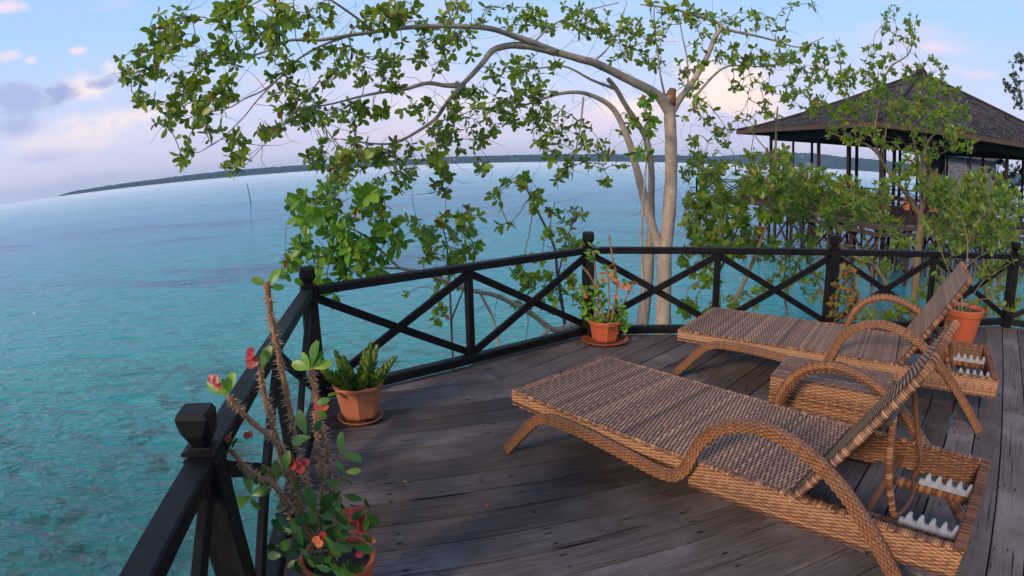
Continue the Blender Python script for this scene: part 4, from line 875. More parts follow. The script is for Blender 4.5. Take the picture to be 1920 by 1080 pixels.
for P_, Y, r in st_px: spiny(T, [nr(x, y, Y + (k / len(P_)) * (1.66 - Y)) for k, (x, y) in enumerate(P_)], r * .95, rg, 10, 130, .02)
def tuft(px, py, Y, n, size, ax=(0, -.3, 1), spread=(40, 80)): leaves(T, rosette(nr(px, py, Y), ax, n, size, rg, spread, .006), T_OB, M_thorn)
T_BL = leaf_template(.50, 'obovate', .22, .2)
def big(px, py, Y, dx, dy, size, m_=None, tpl=T_BL):
    p = nr(px, py, Y); q = nr(px + dx * 10, py + dy * 10, Y); d = (q - p).normalized()
    o = link('leaf', leaf_mesh(tpl, m_ or M_thorn), T); o.matrix_local = leaf_mat(p, d, Vector((rg.uniform(-.4, .3), -1, rg.uniform(.2, .9))), size, rg.uniform(-.3, .3))
for (x, y, dx, dy, s) in [(500, 535, -1, -.55, .056), (503, 535, .6, -1, .06), (505, 537, 1, .1, .045)]: big(x, y, 1.66, dx, dy, s, M_leafb)
for (x, y, dx, dy, s) in [(426, 740, -1, -.6, .078), (426, 740, .2, -1, .072), (424, 742, -.3, -1, .05)]: big(x, y, 1.52, dx, dy, s, M_leafb)
for (x, y, dx, dy, s) in [(490, 692, .3, -1, .078), (584, 692, -1, -.3, .066), (584, 688, .1, -1, .08), (586, 690, 1, -.3, .06), (582, 690, -.5, -.8, .05), (585, 690, .5, -1, .06), (590, 760, 1, -.5, .05), (594, 765, .8, .9, .04)]: big(x, y, 1.6, dx, dy, s, M_leafb)
for (x, y, dx, dy, s) in [(640, 848, -.1, -1, .062), (642, 850, 1, .3, .062), (648, 885, 1, -.1, .045), (646, 888, -.5, -.8, .04), (648, 890, .4, 1, .04), (574, 815, -.4, -1, .075), (582, 820, -1, .2, .07), (588, 812, .6, -1, .05),
        (470, 925, -.2, -1, .085), (472, 928, 1, -.4, .075), (468, 932, -1, .5, .085), (470, 930, .3, .6, .06), (520, 900, -1, -.8, .07), (522, 900, -.2, -1, .065), (535, 880, .1, -1, .06), (500, 900, -1, 0, .06),
        (590, 960, -.3, -1, .085), (600, 965, .5, -1, .09), (595, 975, -1, -.1, .08), (605, 965, 1, -.3, .07), (560, 985, -1, .1, .085), (545, 1010, -.6, .8, .085), (575, 1010, -1, .6, .07), (600, 1010, .9, -.5, .07), (615, 1030, 1, -.1, .085),
        (610, 1040, -.9, .3, .08), (640, 1000, .3, -1, .06), (660, 1020, 1, .4, .07), (620, 1065, 1, .5, .085), (650, 1050, .5, .9, .07), (575, 1060, -.6, .7, .07), (655, 985, .6, -1, .045), (590, 1075, .2, 1, .07), (560, 900, -.2, 1, .05), (610, 900, .8, .3, .05), (540, 950, -.9, .2, .055), (630, 960, .2, -1, .055), (680, 1000, .6, .7, .05), (530, 1040, -1, .1, .07), (555, 1050, .2, 1, .07)]:
    big(x, y, 1.56 + rg.uniform(-.08, .06), dx, dy, s)
for k in range(95): big(600 + rg.gauss(0, 42), 1015 + rg.gauss(0, 42), 1.58 + rg.uniform(-.14, .12), rg.uniform(-1, 1), rg.uniform(-1, .9), rg.uniform(.042, .072), None, T_EL if rg.random() < .75 else None or T_BL)
for (x, y) in [(425, 828), (430, 836)]: tuft(x, y, 1.48, 6, .038)
for (x, y, Y, s, m_) in [(470, 664, 1.56, .016, M_petal), (474, 680, 1.56, .016, M_petal), (402, 712, 1.5, .016, M_petal), (408, 722, 1.5, .014, M_petal), (428, 822, 1.46, .009, M_petal), (466, 816, 1.5, .012, M_petal), (602, 762, 1.6, .017, M_petalo),
                      (548, 868, 1.5, .016, M_petal), (560, 876, 1.5, .015, M_petal), (570, 866, 1.52, .013, M_petal), (655, 965, 1.52, .018, M_petal), (668, 958, 1.53, .017, M_petal), (682, 968, 1.53, .018, M_petal), (664, 985, 1.5, .018, M_petal), (678, 988, 1.52, .018, M_petal),
                      (596, 1016, 1.5, .015, M_petalo), (608, 1008, 1.52, .016, M_petal), (676, 1036, 1.55, .014, M_petal), (700, 1012, 1.56, .008, M_petalo), (692, 975, 1.56, .015, M_petal)]:
    flower(T, nr(x, y, Y), (rg.uniform(-.5, .4), -1, rg.uniform(.3, 1.2)), s * 1.3, rg, m_)

# octagonal pot of fleshy plants by the second post
lb = Vector((-.965, 3.395, .03)); T = pot('potted_succulent', 'faceted clay pot crowded with stubby green and yellow tipped succulents beside the second railing post', 'potted plant', lb, .158, .215, 8, .03, M_clay, rz=.2)
saucer('small clay saucer under the faceted pot of succulents', (lb.x, lb.y, .0), .148)
for k, (x, y, h_, yel) in enumerate([(-.09, -.02, .15, 0), (-.06, .05, .19, 0), (-.02, -.04, .20, 1), (.03, .05, .17, 0), (.06, -.02, .26, 1), (.11, .01, .16, 1), (-.11, .03, .10, 0), (.01, -.08, .09, 0), (.09, -.06, .12, 0), (.07, .07, .20, 0), (-.04, -.08, .13, 0)]):
    lean = Vector((x * 1.1 + rg.uniform(-.03, .03), y * .7, h_)); b0 = Vector((x * .75, y * .75, .18)); mb = MB(); mb.tube([b0, b0 + lean * .5, b0 + lean], [.011, .010, .006], 8); mb.obj('stem', M_spine if not yel else M_twig, T, True)
    ms = []
    for j in range(int(30 * h_ / .15)):
        s = .1 + .9 * j / int(30 * h_ / .15); an = j * 2.4; p = b0 + lean * s * .95; ax = lean.normalized(); a = ax.orthogonal().normalized(); c2 = ax.cross(a)
        rad = a * math.cos(an) + c2 * math.sin(an); ms.append(leaf_mat(p, rad * (1.0 - .55 * s) + ax * (.55 + s * .9), ax - rad * .2, .085 - .022 * s))
    leaves(T, ms, T_SU, M_succ)
leaves(T, [leaf_mat(Vector((-.10, -.11, .2)), (-.7, -.8, .2), (0, 0, 1), .10), leaf_mat(Vector((.0, -.12, .19)), (.3, -.8, .5), (0, 0, 1), .09)], T_OB, M_succ)

# crown of thorns in the corner
lc = Vector((.80, 4.955, .012)); T = pot('potted_crown_of_thorns', 'faceted terracotta pot of thorny stems with orange flowers in the railing corner', 'potted plant', lc, .148, .185, 8, .035, M_clayo)
saucer('wide terracotta saucer under the corner pot of orange flowers', (lc.x, lc.y, 0), .205, M_clayo)
def nc(px, py, Y=4.93): return at(px, py, Y) - lc
for P_, Y in [([(1112, 470), (1117, 510), (1120, 550), (1132, 600)], 4.9), ([(1090, 498), (1108, 520), (1120, 550), (1134, 600)], 4.92), ([(1142, 440), (1148, 480), (1156, 520), (1156, 560), (1148, 602)], 4.95), ([(1138, 500), (1142, 550), (1140, 600)], 4.85),
              ([(1180, 545), (1168, 575), (1152, 602)], 4.93), ([(1120, 530), (1126, 570), (1134, 604)], 4.88), ([(1160, 530), (1152, 570), (1146, 604)], 4.86), ([(1070, 540), (1092, 542), (1112, 560), (1130, 600)], 5.0)]:
    spiny(T, [nc(x, y, Y) for x, y in P_], .0085, rg, 7, 80, .011)
ms = []
for (x, y, n) in [(1113, 462, 4), (1107, 478, 3), (1125, 530, 6), (1112, 555, 6), (1100, 575, 7), (1140, 500, 4), (1150, 520, 5), (1170, 590, 6), (1125, 590, 7), (1145, 585, 6), (1160, 570, 5), (1098, 545, 4), (1085, 560, 3), (1155, 600, 5), (1180, 530, 3), (1130, 560, 5), (1110, 598, 5), (1172, 604, 4), (1140, 606, 6), (1120, 608, 5), (1160, 606, 5)]:
    ms += rosette(nc(x, y, 4.9 + rg.uniform(-.06, .06)), (rg.uniform(-.3, .3), -.4, 1), n + 5, .070, rg, (40, 95), .014)
leaves(T, ms, T_OB, M_leafb)
for (x, y) in [(1132, 525), (1156, 525), (1160, 532), (1148, 522), (1166, 538), (1172, 540), (1182, 542), (1097, 555), (1155, 556), (1128, 513), (1145, 515), (1178, 536)]:
    flower(T, nc(x, y, 4.84), (rg.uniform(-.5, .5), -1, .5), .020, rg, M_petalo)
# copper leaved shrub at the fourth post
ld_ = Vector((2.80, 4.49, .0)); T = pot('potted_copper_shrub', 'low wide clay bowl with a tall copper leaved shrub behind the far sun lounger', 'potted plant', ld_, .150, .19, 0, .03, M_clayo, base=.66)
def nd_(px, py, Y=4.49): return at(px, py, Y) - ld_
ms = []
for P_ in [[(1570, 600), (1572, 560), (1585, 520), (1592, 500)], [(1575, 600), (1590, 560), (1600, 530), (1598, 505)], [(1566, 600), (1560, 575), (1562, 550)], [(1578, 602), (1600, 580), (1604, 560)]]:
    q = catmull([nd_(*p) for p in P_], 5); mb = MB(); mb.tube(q, [.008 * (1 - .6 * i / len(q)) for i in range(len(q))], 6); mb.obj('stem', M_twig, T, True)
for k in range(110):
    y = rg.uniform(498, 600); cx = 1592 if y < 530 else 1582; hw = 13 if y < 525 else (21 if y < 545 else 27)
    ms += rosette(nd_(cx + rg.uniform(-1, 1) * hw, y, 4.49 + rg.uniform(-.09, .09)), (rg.gauss(0, .5), -.5, .6), rg.randint(2, 5), .050, rg, (40, 100), .008)
leaves(T, ms[:298], T_RD, M_copper)
# big round pot at the far right with bare twigs
le = Vector((4.30, 4.42, .0)); T = pot('potted_shrub', 'large round orange pot with a twiggy shrub behind the farther lounger back', 'potted plant', le, .225, .335, 0, .065, M_clayo, base=.70)
mb = MB(); mb.lathe([(.198, .245), (.206, .25), (.206, .262), (.199, .268)], 40); mb.obj('band', M_clayo, T, True)
def ne(px, py, Y=4.4): return at(px, py, Y) - le
ms = []
for P_, r in [([(1803, 592), (1804, 545), (1812, 500), (1814, 450), (1806, 420), (1800, 395)], .011), ([(1800, 590), (1790, 540), (1770, 485), (1755, 450), (1732, 425)], .009), ([(1806, 590), (1830, 545), (1852, 520), (1900, 490)], .007), ([(1806, 575), (1850, 560), (1880, 575), (1895, 582)], .006),
              ([(1812, 500), (1840, 478), (1870, 465)], .005), ([(1813, 460), (1830, 420), (1850, 395), (1862, 380)], .006), ([(1802, 550), (1775, 530), (1745, 515)], .005), ([(1810, 510), (1830, 515), (1860, 518)], .004), ([(1772, 490), (1785, 480), (1800, 478)], .004), ([(1850, 395), (1880, 400), (1895, 415)], .004)]:
    q = catmull([ne(x, y, 4.4 + .002 * (600 - y)) for x, y in P_], 5); mb = MB(); mb.tube(q, [r * (1 - .6 * i / len(q)) for i in range(len(q))], 6, wob=.1); mb.obj('stem', M_barkl, T, True)
    e = q[-1]
    for s in (q[-1], q[-3], q[-6]): ms += rosette(s, (rg.gauss(0, .5), -.3, .8), rg.randint(2, 5), .07, rg, (40, 90), .01)
for _ in range(8): ms += rosette(Vector((rg.uniform(-.13, .13), rg.uniform(-.13, .13), .31)), (0, 0, 1), 4, .035, rg)
leaves(T, ms, T_OB, M_mang)

# fallen leaves
for x, y, z in [(1027, 857, .004), (1110, 691, .004), (912, 950, .004), (1245, 800, .366), (815, 642, .004), (762, 905, .004)]:
    d = ray(x, y); p = Vector((0, 0, CAMZ)) + d * ((z - CAMZ) / d.z)
    mb = MB(); V, F = T_RD; mb.add([tuple(v * .028) for v in V], F, .9)
    o = mb.obj('fallen_leaf', M_petalo); o.location = p; o.rotation_euler = (0, 0, rg.random() * 6)
    setp(o, {1027: 'small red fallen petal on the planks by the near lounger foot', 1110: 'dry fallen leaf on the planks behind the near lounger foot end', 912: 'dry fallen leaf lying in a plank gap in the open deck', 1245: 'tiny red fallen petal on the near lounger seat',
             815: 'curled dry leaf against the bottom rail between the pots', 762: 'small dry leaf on the planks right of the thorny plant'}[x], 'fallen leaf', 'fallen leaves and petals')

# ------------------------------------------------------------------ pavilion on stilts
M_shingle, t, b, o_ = mat('roof_shingle'); v = objc(t)
n1 = t.noise(v, 1.3, 5).outputs[0]; col = t.ramp(t.m('FRACT', t.m('ADD', attr(t), t.m('MULTIPLY', n1, .5))), [(0, (.028, .021, .021)), (.5, (.062, .046, .044)), (1, (.115, .085, .078))])
t.l(col, b.inputs['Base Color']); b.inputs['Roughness'].default_value = .85
M_fascia = stained('fascia_board', (.07, .038, .028), (.14, .075, .05), .75)
M_rattan = stained('rattan_chair', (.32, .085, .03), (.5, .17, .055), .55)
M_grey, t, b, o_ = mat('grey_shingle'); t.l(t.ramp(attr(t), [(0, (.10, .10, .115)), (1, (.22, .21, .23))]), b.inputs['Base Color']); b.inputs['Roughness'].default_value = .8
Nn = Vector((11.8, 17.1)); lu = Vector((-.06, 1)).normalized(); ru = Vector((1, .0)); SL, SR = 11.2, 14.0; EZ = 3.12; FZ = -.25
pav = thing('pavilion', 'open timber pavilion on stilts with a shingled hipped roof and dark posts over the water', 'pavilion', (Nn.x, Nn.y, FZ))
def W2(a, c, z): q = Nn + ru * a + lu * c; return Vector((q.x - Nn.x, q.y - Nn.y, z - FZ))
apex = (SR / 2, SL / 2); PZ = 6.12
# roof slopes: rows of shingles laid on four faces, flaring at the eaves
def hz_(t_): return EZ + (PZ - EZ) * (max(0, t_) ** 1.22)
corners = [(0, 0), (SR, 0), (SR, SL), (0, SL)]
rg = random.Random(4)
roof_all = MB()
for f in range(4):
    c0, c1 = corners[f], corners[(f + 1) % 4]; mb = MB(); rows = 34
    fl_ = MB()
    for r in range(rows):
        t0, t1 = r / rows, (r + 1.25) / rows; t1 = min(t1, 1)
        a0 = [c0[i] + (apex[i] - c0[i]) * t0 for i in (0, 1)]; b0 = [c1[i] + (apex[i] - c1[i]) * t0 for i in (0, 1)]
        a1 = [c0[i] + (apex[i] - c0[i]) * t1 for i in (0, 1)]; b1 = [c1[i] + (apex[i] - c1[i]) * t1 for i in (0, 1)]
        L = math.hypot(b0[0] - a0[0], b0[1] - a0[1]); n = max(1, int(L / .24))
        for k in range(n):
            u0, u1 = k / n + .004, (k + 1) / n - .004; dz = rg.uniform(.028, .05); dn = rg.uniform(-.006, .008)
            q = [W2(a0[0] + (b0[0] - a0[0]) * u0, a0[1] + (b0[1] - a0[1]) * u0, hz_(t0 + dn) + dz), W2(a0[0] + (b0[0] - a0[0]) * u1, a0[1] + (b0[1] - a0[1]) * u1, hz_(t0 + dn) + dz),
                 W2(a1[0] + (b1[0] - a1[0]) * u1, a1[1] + (b1[1] - a1[1]) * u1, hz_(t1) + .01), W2(a1[0] + (b1[0] - a1[0]) * u0, a1[1] + (b1[1] - a1[1]) * u0, hz_(t1) + .01)]
            q += [q[0] - Vector((0, 0, .03)), q[1] - Vector((0, 0, .03))]
            mb.add(q, [(0, 1, 2, 3), (4, 5, 1, 0)], rg.random())
    prev = None
    for r in range(9):
        t_ = r / 8; a0 = [c0[i] + (apex[i] - c0[i]) * t_ for i in (0, 1)]; b0 = [c1[i] + (apex[i] - c1[i]) * t_ for i in (0, 1)]
        fl_.v += [tuple(W2(*a0, hz_(t_) - .02)), tuple(W2(*b0, hz_(t_) - .02))]; fl_.c += [.3, .3]
        if r: fl_.f.append((2 * r - 2, 2 * r - 1, 2 * r + 1, 2 * r))
    ro = fl_.obj('roof_slope', M_pier, pav); mb.obj('shingles', M_shingle, ro, kind='stuff')
for f in range(4):
    c0, c1 = corners[f], corners[(f + 1) % 4]
    mb = MB(); mb.beam(W2(*c0, EZ - .06), W2(*c1, EZ - .06), .05, .17); mb.obj('fascia_board', M_fascia, pav)
    mb = MB(); mb.beam(W2(*c0, hz_(0) + .06), W2(*apex, hz_(1) + .06), .001, .001)
    P3 = [W2(c0[0] + (apex[0] - c0[0]) * s / 8, c0[1] + (apex[1] - c0[1]) * s / 8, hz_(s / 8) + .06) for s in range(9)]; mb = MB(); mb.tube(P3, .07, 6, .4); mb.obj('hip_cap', M_pier, pav)
mb = MB(); stack(mb, [(.25, PZ + .02 - FZ), (.20, PZ + .12 - FZ), (.05, PZ + .45 - FZ)], o=W2(*apex, FZ)); mb.obj('roof_cap', M_pier, pav)
ins = 1.25; IR, IL = SR - 2 * ins, SL - 2 * ins
# ring beam and ceiling joists
for p, q in (((ins, ins), (SR - ins, ins)), ((SR - ins, ins), (SR - ins, SL - ins)), ((SR - ins, SL - ins), (ins, SL - ins)), ((ins, SL - ins), (ins, ins))):
    mb = MB(); mb.beam(W2(*p, EZ - .28), W2(*q, EZ - .28), .16, .26); mb.obj('ring_beam', M_pier, pav)
for k in range(1, 7):
    mb = MB(); x = ins + IR * k / 7; mb.beam(W2(x, ins, EZ - .25), W2(x, SL - ins, EZ - .25), .1, .18); mb.obj('joist', M_pier, pav)
for k in range(15):
    x = SR * (k + .5) / 15
    mb = MB(); mb.beam(W2(x, .06, EZ - .10), W2(x, ins + .5, EZ + .16), .07, .10); mb.obj('rafter', M_pier, pav)
for k in range(12):
    y = SL * (k + .5) / 12; mb = MB(); mb.beam(W2(.06, y, EZ - .10), W2(ins + .5, y, EZ + .16), .07, .10); mb.obj('rafter', M_pier, pav)
posts = [(ins, ins + IL * k / 4, .13 if k % 2 == 0 else .09) for k in range(5)] + [(ins + IR * k / 5, ins, .14 if k % 2 else .09) for k in range(1, 6)] + \
        [(ins + IR * k / 5, SL - ins, .11) for k in range(1, 6)] + [(SR - ins, ins + IL * k / 3, .12) for k in range(1, 3)] + [(4.2, 4.2, .13), (4.2, 7, .13), (7.4, 4.6, .16), (7.6, 8, .13)]
for x, y, s in posts:
    mb = MB(); mb.beam(W2(x, y, FZ), W2(x, y, EZ - .12), s, s, upv=(1, 0, 0)); mb.obj('post', M_pier, pav)
    q = MB(); q.beam(W2(x, y, FZ + .02), W2(x, y, FZ + .12), s + .06, s + .06, upv=(1, 0, 0)); q.obj('post_base', M_pier, pav)
# floor boards and edge
for k in range(34):
    mb = MB(); y0 = .7 + (SL - 1.4) * k / 34; mb.add([W2(.7, y0, FZ), W2(SR - .7, y0, FZ), W2(SR - .7, y0 + .27, FZ), W2(.7, y0 + .27, FZ), W2(.7, y0, FZ - .05), W2(SR - .7, y0, FZ - .05), W2(SR - .7, y0 + .27, FZ - .05), W2(.7, y0 + .27, FZ - .05)],
           [(0, 1, 2, 3), (7, 6, 5, 4), (4, 5, 1, 0), (5, 6, 2, 1), (6, 7, 3, 2), (7, 4, 0, 3)]); mb.obj('floor_board', M_pierl, pav)
for p, q in (((.66, .66), (SR - .66, .66)), ((.66, SL - .66), (.66, .66))):
    for z in (FZ - .14, FZ - .38):
        mb = MB(); mb.beam(W2(*p, z), W2(*q, z), .08, .16); mb.obj('edge_beam', M_pierl, pav)
def xrail(par, p, q, W_, z0=FZ, h_=.85, name='railing_bay'):
    L = math.hypot(q[0] - p[0], q[1] - p[1]); n = max(1, round(L / 1.5))
    for k in range(n):
        a = [p[i] + (q[i] - p[i]) * k / n for i in (0, 1)]; c2 = [p[i] + (q[i] - p[i]) * (k + 1) / n for i in (0, 1)]; mb = MB()
        for z in (z0 + .1, z0 + h_): mb.beam(W_(*a, z), W_(*c2, z), .06, .06)
        mb.beam(W_(*a, z0 + .1), W_(*c2, z0 + h_), .04, .05); mb.beam(W_(*a, z0 + h_), W_(*c2, z0 + .1), .04, .05); mb.beam(W_(*a, z0), W_(*a, z0 + h_ + .12), .09, .09, upv=(1, 0, 0))
        mb.obj(name, M_pier, par, kind='stuff')
xrail(pav, (.75, .75), (SR - .8, .75), W2); xrail(pav, (.75, SL - .8), (.75, .75), W2); xrail(pav, (SR - .8, SL - .8), (.75, SL - .8), W2)
# stilts with crossed bracing
for i in range(9):
    for j in range(7):
        if 0 < i < 8 and 0 < j < 6 and (i + j) % 2: continue
        x, y = .9 + (SR - 1.8) * i / 8, .9 + (SL - 1.8) * j / 6
        mb = MB(); s = rg.choice((.10, .13, .17)); mb.tube([W2(x, y, FZ - .1), W2(x + rg.uniform(-.08, .08), y, SEA - .6)], s / 1.6, 8, wob=.1); mb.obj('stilt', rg.choice((M_pier, M_pierl, M_pier)), pav)
for i in range(8):
    x0, x1 = .9 + (SR - 1.8) * i / 8, .9 + (SR - 1.8) * (i + 1) / 8
    for y in (.82, SL * .5):
        for za, zb in ((FZ - .4, FZ - 1.8), (FZ - 1.8, FZ - .4)):
            mb = MB(); mb.beam(W2(x0, y, za), W2(x1, y + .03, zb), .05, .09); mb.obj('cross_brace', M_pier, pav)
    mb = MB(); mb.beam(W2(x0, .78, FZ - 1.15), W2(x1, .78, FZ - 1.15), .05, .1); mb.obj('cross_brace', M_pier, pav)
for j in range(6):
    y0, y1 = .9 + (SL - 1.8) * j / 6, .9 + (SL - 1.8) * (j + 1) / 6
    for za, zb in ((FZ - .4, FZ - 1.8), (FZ - 1.8, FZ - .4)):
        mb = MB(); mb.beam(W2(.82, y0, za), W2(.85, y1, zb), .05, .09); mb.obj('cross_brace', M_pier, pav)
for k in range(46):        # slim pickets hanging below the right part of the floor
    x = 3.0 + k * .22; mb = MB(); mb.beam(W2(x, .70, FZ - .45), W2(x, .70, FZ - 1.9), .05, .03, upv=(0, 1, 0)); mb.obj('picket', M_pier, pav)

# side terrace beyond it
ter = thing('jetty_terrace', 'small railed timber terrace on stilts beyond the left corner of the pavilion', 'jetty', (10.4, 30.0, FZ))
def WT(a, c, z): return Vector((a - 10.4, c - 30.0, z - FZ))
for k in range(12):
    mb = MB(); y0 = 28.6 + k * .3; mb.add([WT(10.2, y0, FZ), WT(14.6, y0, FZ), WT(14.6, y0 + .28, FZ), WT(10.2, y0 + .28, FZ), WT(10.2, y0, FZ - .06), WT(14.6, y0, FZ - .06), WT(14.6, y0 + .28, FZ - .06), WT(10.2, y0 + .28, FZ - .06)],
           [(0, 1, 2, 3), (7, 6, 5, 4), (4, 5, 1, 0), (5, 6, 2, 1), (6, 7, 3, 2), (7, 4, 0, 3)]); mb.obj('floor_board', M_pierl, ter)
mb = MB(); mb.beam(WT(10.2, 28.55, FZ - .16), WT(14.6, 28.55, FZ - .16), .08, .2); mb.obj('edge_beam', M_pierl, ter)
xrail(ter, (10.25, 32.1), (10.25, 28.65), WT); xrail(ter, (10.25, 28.65), (13.4, 28.65), WT); xrail(ter, (10.25, 32.1), (14.5, 32.1), WT)
for x in (10.4, 11.8, 13.2):
    for y in (28.7, 31.9):
        mb = MB(); mb.tube([WT(x, y, FZ - .1), WT(x, y, SEA - .6)], .08, 8); mb.obj('stilt', M_pier, ter)

# dining chairs and tables inside
def chair_parts(col_):
    out = []
    mb = MB(); mb.box(-.25, .25, -.24, .24, .36, .44); out.append(('seat', mb, col_))
    mb = MB(); vs = []; fs = []; n = 10
    for k in range(n + 1):
        a = -1.35 + 2.7 * k / n; x, y = .27 * math.sin(a), .05 + .23 * math.cos(a); top = .90 - .20 * abs(a / 1.35) ** 2
        vs += [(x, y, .40), (x * 1.05, y * 1.05, top), (x * .88, y * .86, top), (x * .86, y * .84, .40)]
    for k in range(n): a = k * 4; fs += [(a + i, a + 4 + i, a + 4 + (i + 1) % 4, a + (i + 1) % 4) for i in range(4)]
    fs += [(0, 1, 2, 3), (n * 4 + 3, n * 4 + 2, n * 4 + 1, n * 4)]; mb.add(vs, fs); out.append(('backrest', mb, col_))
    for sx_ in (-1, 1):
        for sy_ in (-1, 1): mb = MB(); mb.beam((sx_ * .21, sy_ * .20, 0), (sx_ * .20, sy_ * .19, .37), .04, .04, upv=(0, 1, 0)); out.append(('leg', mb, M_pier))
    return out
CP = []
for nm, mb, m_ in chair_parts(M_rattan): me = mb.mesh(nm); me.materials.append(m_); CP.append((nm, me))
for k, (px, Y, rz, where) in enumerate([(1350, 29.5, .3, 'reddish rattan armchair on the small terrace left of the pavilion'), (1462, 24.5, 2.6, 'reddish rattan armchair at the left end of the pavilion floor'), (1515, 22.6, .2, 'reddish rattan armchair third from the left in the pavilion'),
        (1590, 20.4, 3.0, 'reddish rattan armchair in the pavilion between the two left front posts'), (1625, 21.5, 1.2, 'reddish rattan armchair set back behind the front posts of the pavilion'), (1655, 20.2, 2.9, 'reddish rattan armchair by the thick middle post of the pavilion'),
        (1705, 20.0, -.5, 'reddish rattan armchair left of the forked tree trunk in the pavilion'), (1745, 19.6, .1, 'large looking reddish rattan armchair right of the forked tree trunk'), (1800, 20.0, 2.2, 'reddish rattan armchair second from the right in the pavilion'), (1850, 20.4, 1.0, 'reddish rattan armchair farthest right in the pavilion')]):
    d = ray(px, 390); X = d.x / d.y * Y
    T = thing('rattan_chair', where, 'chair', (X, Y, FZ), rz, 'rattan armchairs in the pavilion')
    for nm, me in CP: link(nm, me, T)
for px, Y, wh in [(1560, 23.2, 'dark square dining table in the left half of the pavilion'), (1685, 21.6, 'dark square dining table near the middle of the pavilion'), (1775, 21.4, 'dark square dining table in the right half of the pavilion')]:
    d = ray(px, 390); T = thing('dining_table', wh, 'table', (d.x / d.y * Y, Y, FZ), .1, 'dining tables in the pavilion')
    mb = MB(); mb.box(-.5, .5, -.5, .5, .70, .75); mb.obj('table_top', M_pier, T)
    for sx_ in (-1, 1):
        for sy_ in (-1, 1): mb = MB(); mb.beam((sx_ * .44, sy_ * .44, 0), (sx_ * .44, sy_ * .44, .7), .06, .06, upv=(0, 1, 0)); mb.obj('leg', M_pier, T)

# shingle clad hut behind
hut = thing('shingled_hut', 'grey shingle clad hut with a pitched roof seen through the pavilion on the right', 'building', (30.0, 33.0, FZ))
for (x0, x1) in ((-.8, 1.3), (1.5, 3.2), (3.3, 4.5)):
    mb = MB(); mb.box(x0, x1, .03, .15, 0, 3.3); wl = mb.obj('wall', M_grey, hut); mb = MB(); rg2 = random.Random(9)
    for r in range(24):
        n = max(2, int((x1 - x0) / .16))
        for k in range(n):
            a, c2 = x0 + (x1 - x0) * k / n + .006, x0 + (x1 - x0) * (k + 1) / n - .006; z = r * .1375; d_ = rg2.uniform(.01, .03)
            mb.add([(a, -d_, z), (c2, -d_, z), (c2, .02, z + .18), (a, .02, z + .18), (a, .02, z), (c2, .02, z)], [(0, 1, 2, 3), (4, 5, 1, 0)], rg2.random())
    mb.obj('wall_shingles', M_grey, wl, kind='stuff')
mb = MB(); mb.box(-.8, 4.5, 3.0, 3.1, 0, 3.3); mb.box(4.4, 4.5, .1, 3.0, 0, 3.3); mb.obj('wall', M_grey, hut)
mb = MB(); mb.box(-1.0, 4.7, -.2, 3.3, -.25, 0); mb.obj('floor', M_pierl, hut)
mb = MB(); mb.add([(-1.3, -.7, 3.2), (5.2, -.7, 3.2), (5.2, 3.9, 3.2), (-1.3, 3.9, 3.2), (1.2, 1.6, 5.0), (2.7, 1.6, 5.0)], [(0, 1, 5, 4), (1, 2, 5), (2, 3, 4, 5), (3, 0, 4), (3, 2, 1, 0)], .4); mb.obj('roof', M_shingle, hut)
for x in (-.7, 1.0, 2.6, 4.3):
    for y in (.1, 3.0): mb = MB(); mb.tube([(x, y, -.2), (x, y, -2.9)], .1, 8); mb.obj('stilt', M_pier, hut)

# leaning stick out on the flats
p0, p1 = at(471, 383, 76.8), at(463, 345, 76.8)
T = thing('marker_stick', 'thin leaning wooden stick standing in the shallow sea on the left', 'stick', (p0.x, p0.y, SEA)); p0.z = SEA - .3
mb = MB(); o0 = Vector((p0.x, p0.y, SEA)); mb.tube([p0 - o0, (p0 + p1) / 2 - o0 + Vector((.05, 0, 0)), p1 - o0], [.07, .06, .045], 6); mb.obj('pole', M_pier, T)

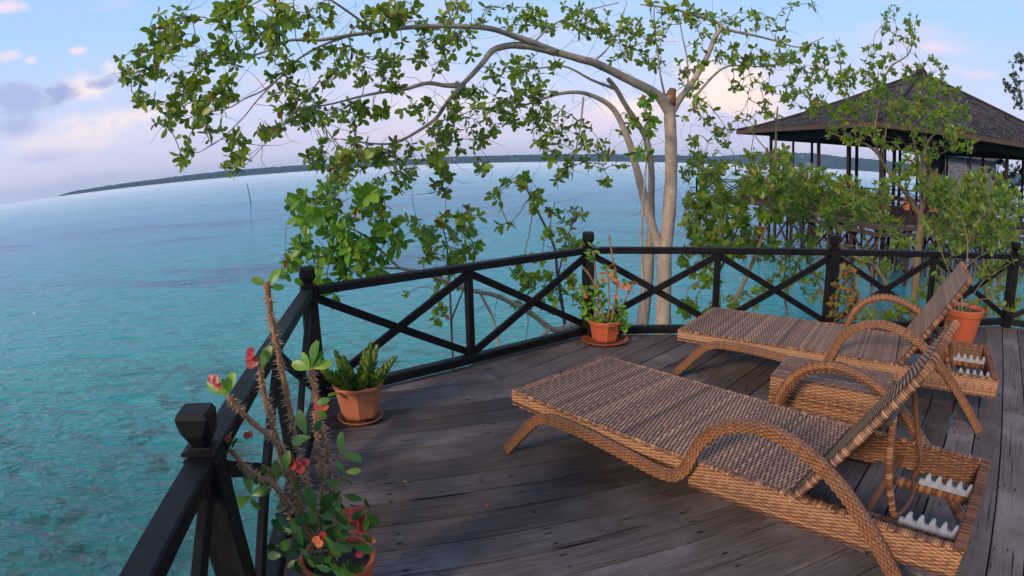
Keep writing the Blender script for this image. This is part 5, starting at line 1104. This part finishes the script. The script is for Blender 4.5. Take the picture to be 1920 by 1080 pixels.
# ------------------------------------------------------------------ islands
M_isle, t, b, o_ = mat('forested_island'); v = wpos(t); n1 = t.noise(v, .05, 5).outputs[0]
gm = t.n('ShaderNodeNewGeometry'); nz_ = t.n('ShaderNodeSeparateXYZ'); t.l(gm.outputs['Position'], nz_.inputs[0])
col = t.mix(t.mr(n1, .35, .65), (.012, .024, .018), (.03, .048, .03)); t.l(col, b.inputs['Base Color']); b.inputs['Roughness'].default_value = 1
n2 = t.noise(v, .012, 3).outputs[0]; t.l(t.mix(t.mr(n2, .64, .70, 0, .7, True), col, (.26, .22, .17)), b.inputs['Base Color'])
def island(name, prof, dist, depth, rough_, seed):
    "prof: (photo x, height in metres) along the shore at the given range"
    rg = random.Random(seed); mb = MB(); n = int((prof[-1][0] - prof[0][0]) / 2.2); rowsd = 7; vs = []; fs = []
    for i in range(n + 1):
        px = prof[0][0] + (prof[-1][0] - prof[0][0]) * i / n
        for (xa, ha), (xb, hb) in zip(prof, prof[1:]):
            if xa <= px <= xb: h_ = ha + (hb - ha) * (px - xa) / (xb - xa)
        d = ray(px, 310); ang = math.atan2(d.x, d.y)
        for j in range(rowsd):
            u = j / (rowsd - 1); D_ = dist + depth * u; z = h_ * min(1, (math.sin(min(1, u * 1.5 + .03) * math.pi / 2)) ** .7) if j else 0
            if j: z += rough_ * (noise.noise(Vector((i * .55, j * 1.7, seed))) + .7 * noise.noise(Vector((i * 1.9, j * 3.1, seed + 4)))) * min(1, h_ / 8)
            vs.append((math.sin(ang) * D_, math.cos(ang) * D_, SEA - .5 + max(0, z) + (.6 if j else 0)))
    fs = [(i * rowsd + j, (i + 1) * rowsd + j, (i + 1) * rowsd + j + 1, i * rowsd + j + 1) for i in range(n) for j in range(rowsd - 1)]
    mb.add(vs, fs); o = mb.obj(name, M_isle, kind='structure'); return o
island('island', [(104, 0), (112, 3), (130, 8), (160, 10), (220, 14), (300, 17), (360, 20), (430, 22), (520, 21), (620, 21), (740, 20), (860, 24), (960, 25), (1100, 26), (1250, 25), (1330, 24)], 2000, 260, 4.0, 2)
island('island_hills', [(1290, 16), (1360, 34), (1430, 48), (1485, 58), (1530, 60), (1580, 52), (1640, 50), (1700, 44), (1800, 38), (1960, 34)], 2400, 420, 6.0, 5)

# ------------------------------------------------------------------ haze: one closed box of thin air round everything
M_haze = bpy.data.materials.new('haze'); M_haze.use_nodes = True; t = NT(M_haze.node_tree)
pv = t.n('ShaderNodeVolumePrincipled'); pv.inputs['Color'].default_value = (.52, .76, 1.0, 1); pv.inputs['Density'].default_value = 1.4e-4; pv.inputs['Anisotropy'].default_value = .2
o_ = t.n('ShaderNodeOutputMaterial'); t.l(pv.outputs[0], o_.inputs['Volume'])
mb = MB(); mb.box(-4600, 4600, -4600, 4600, SEA - 1.2, 75); mb.obj('haze', M_haze, kind='stuff')
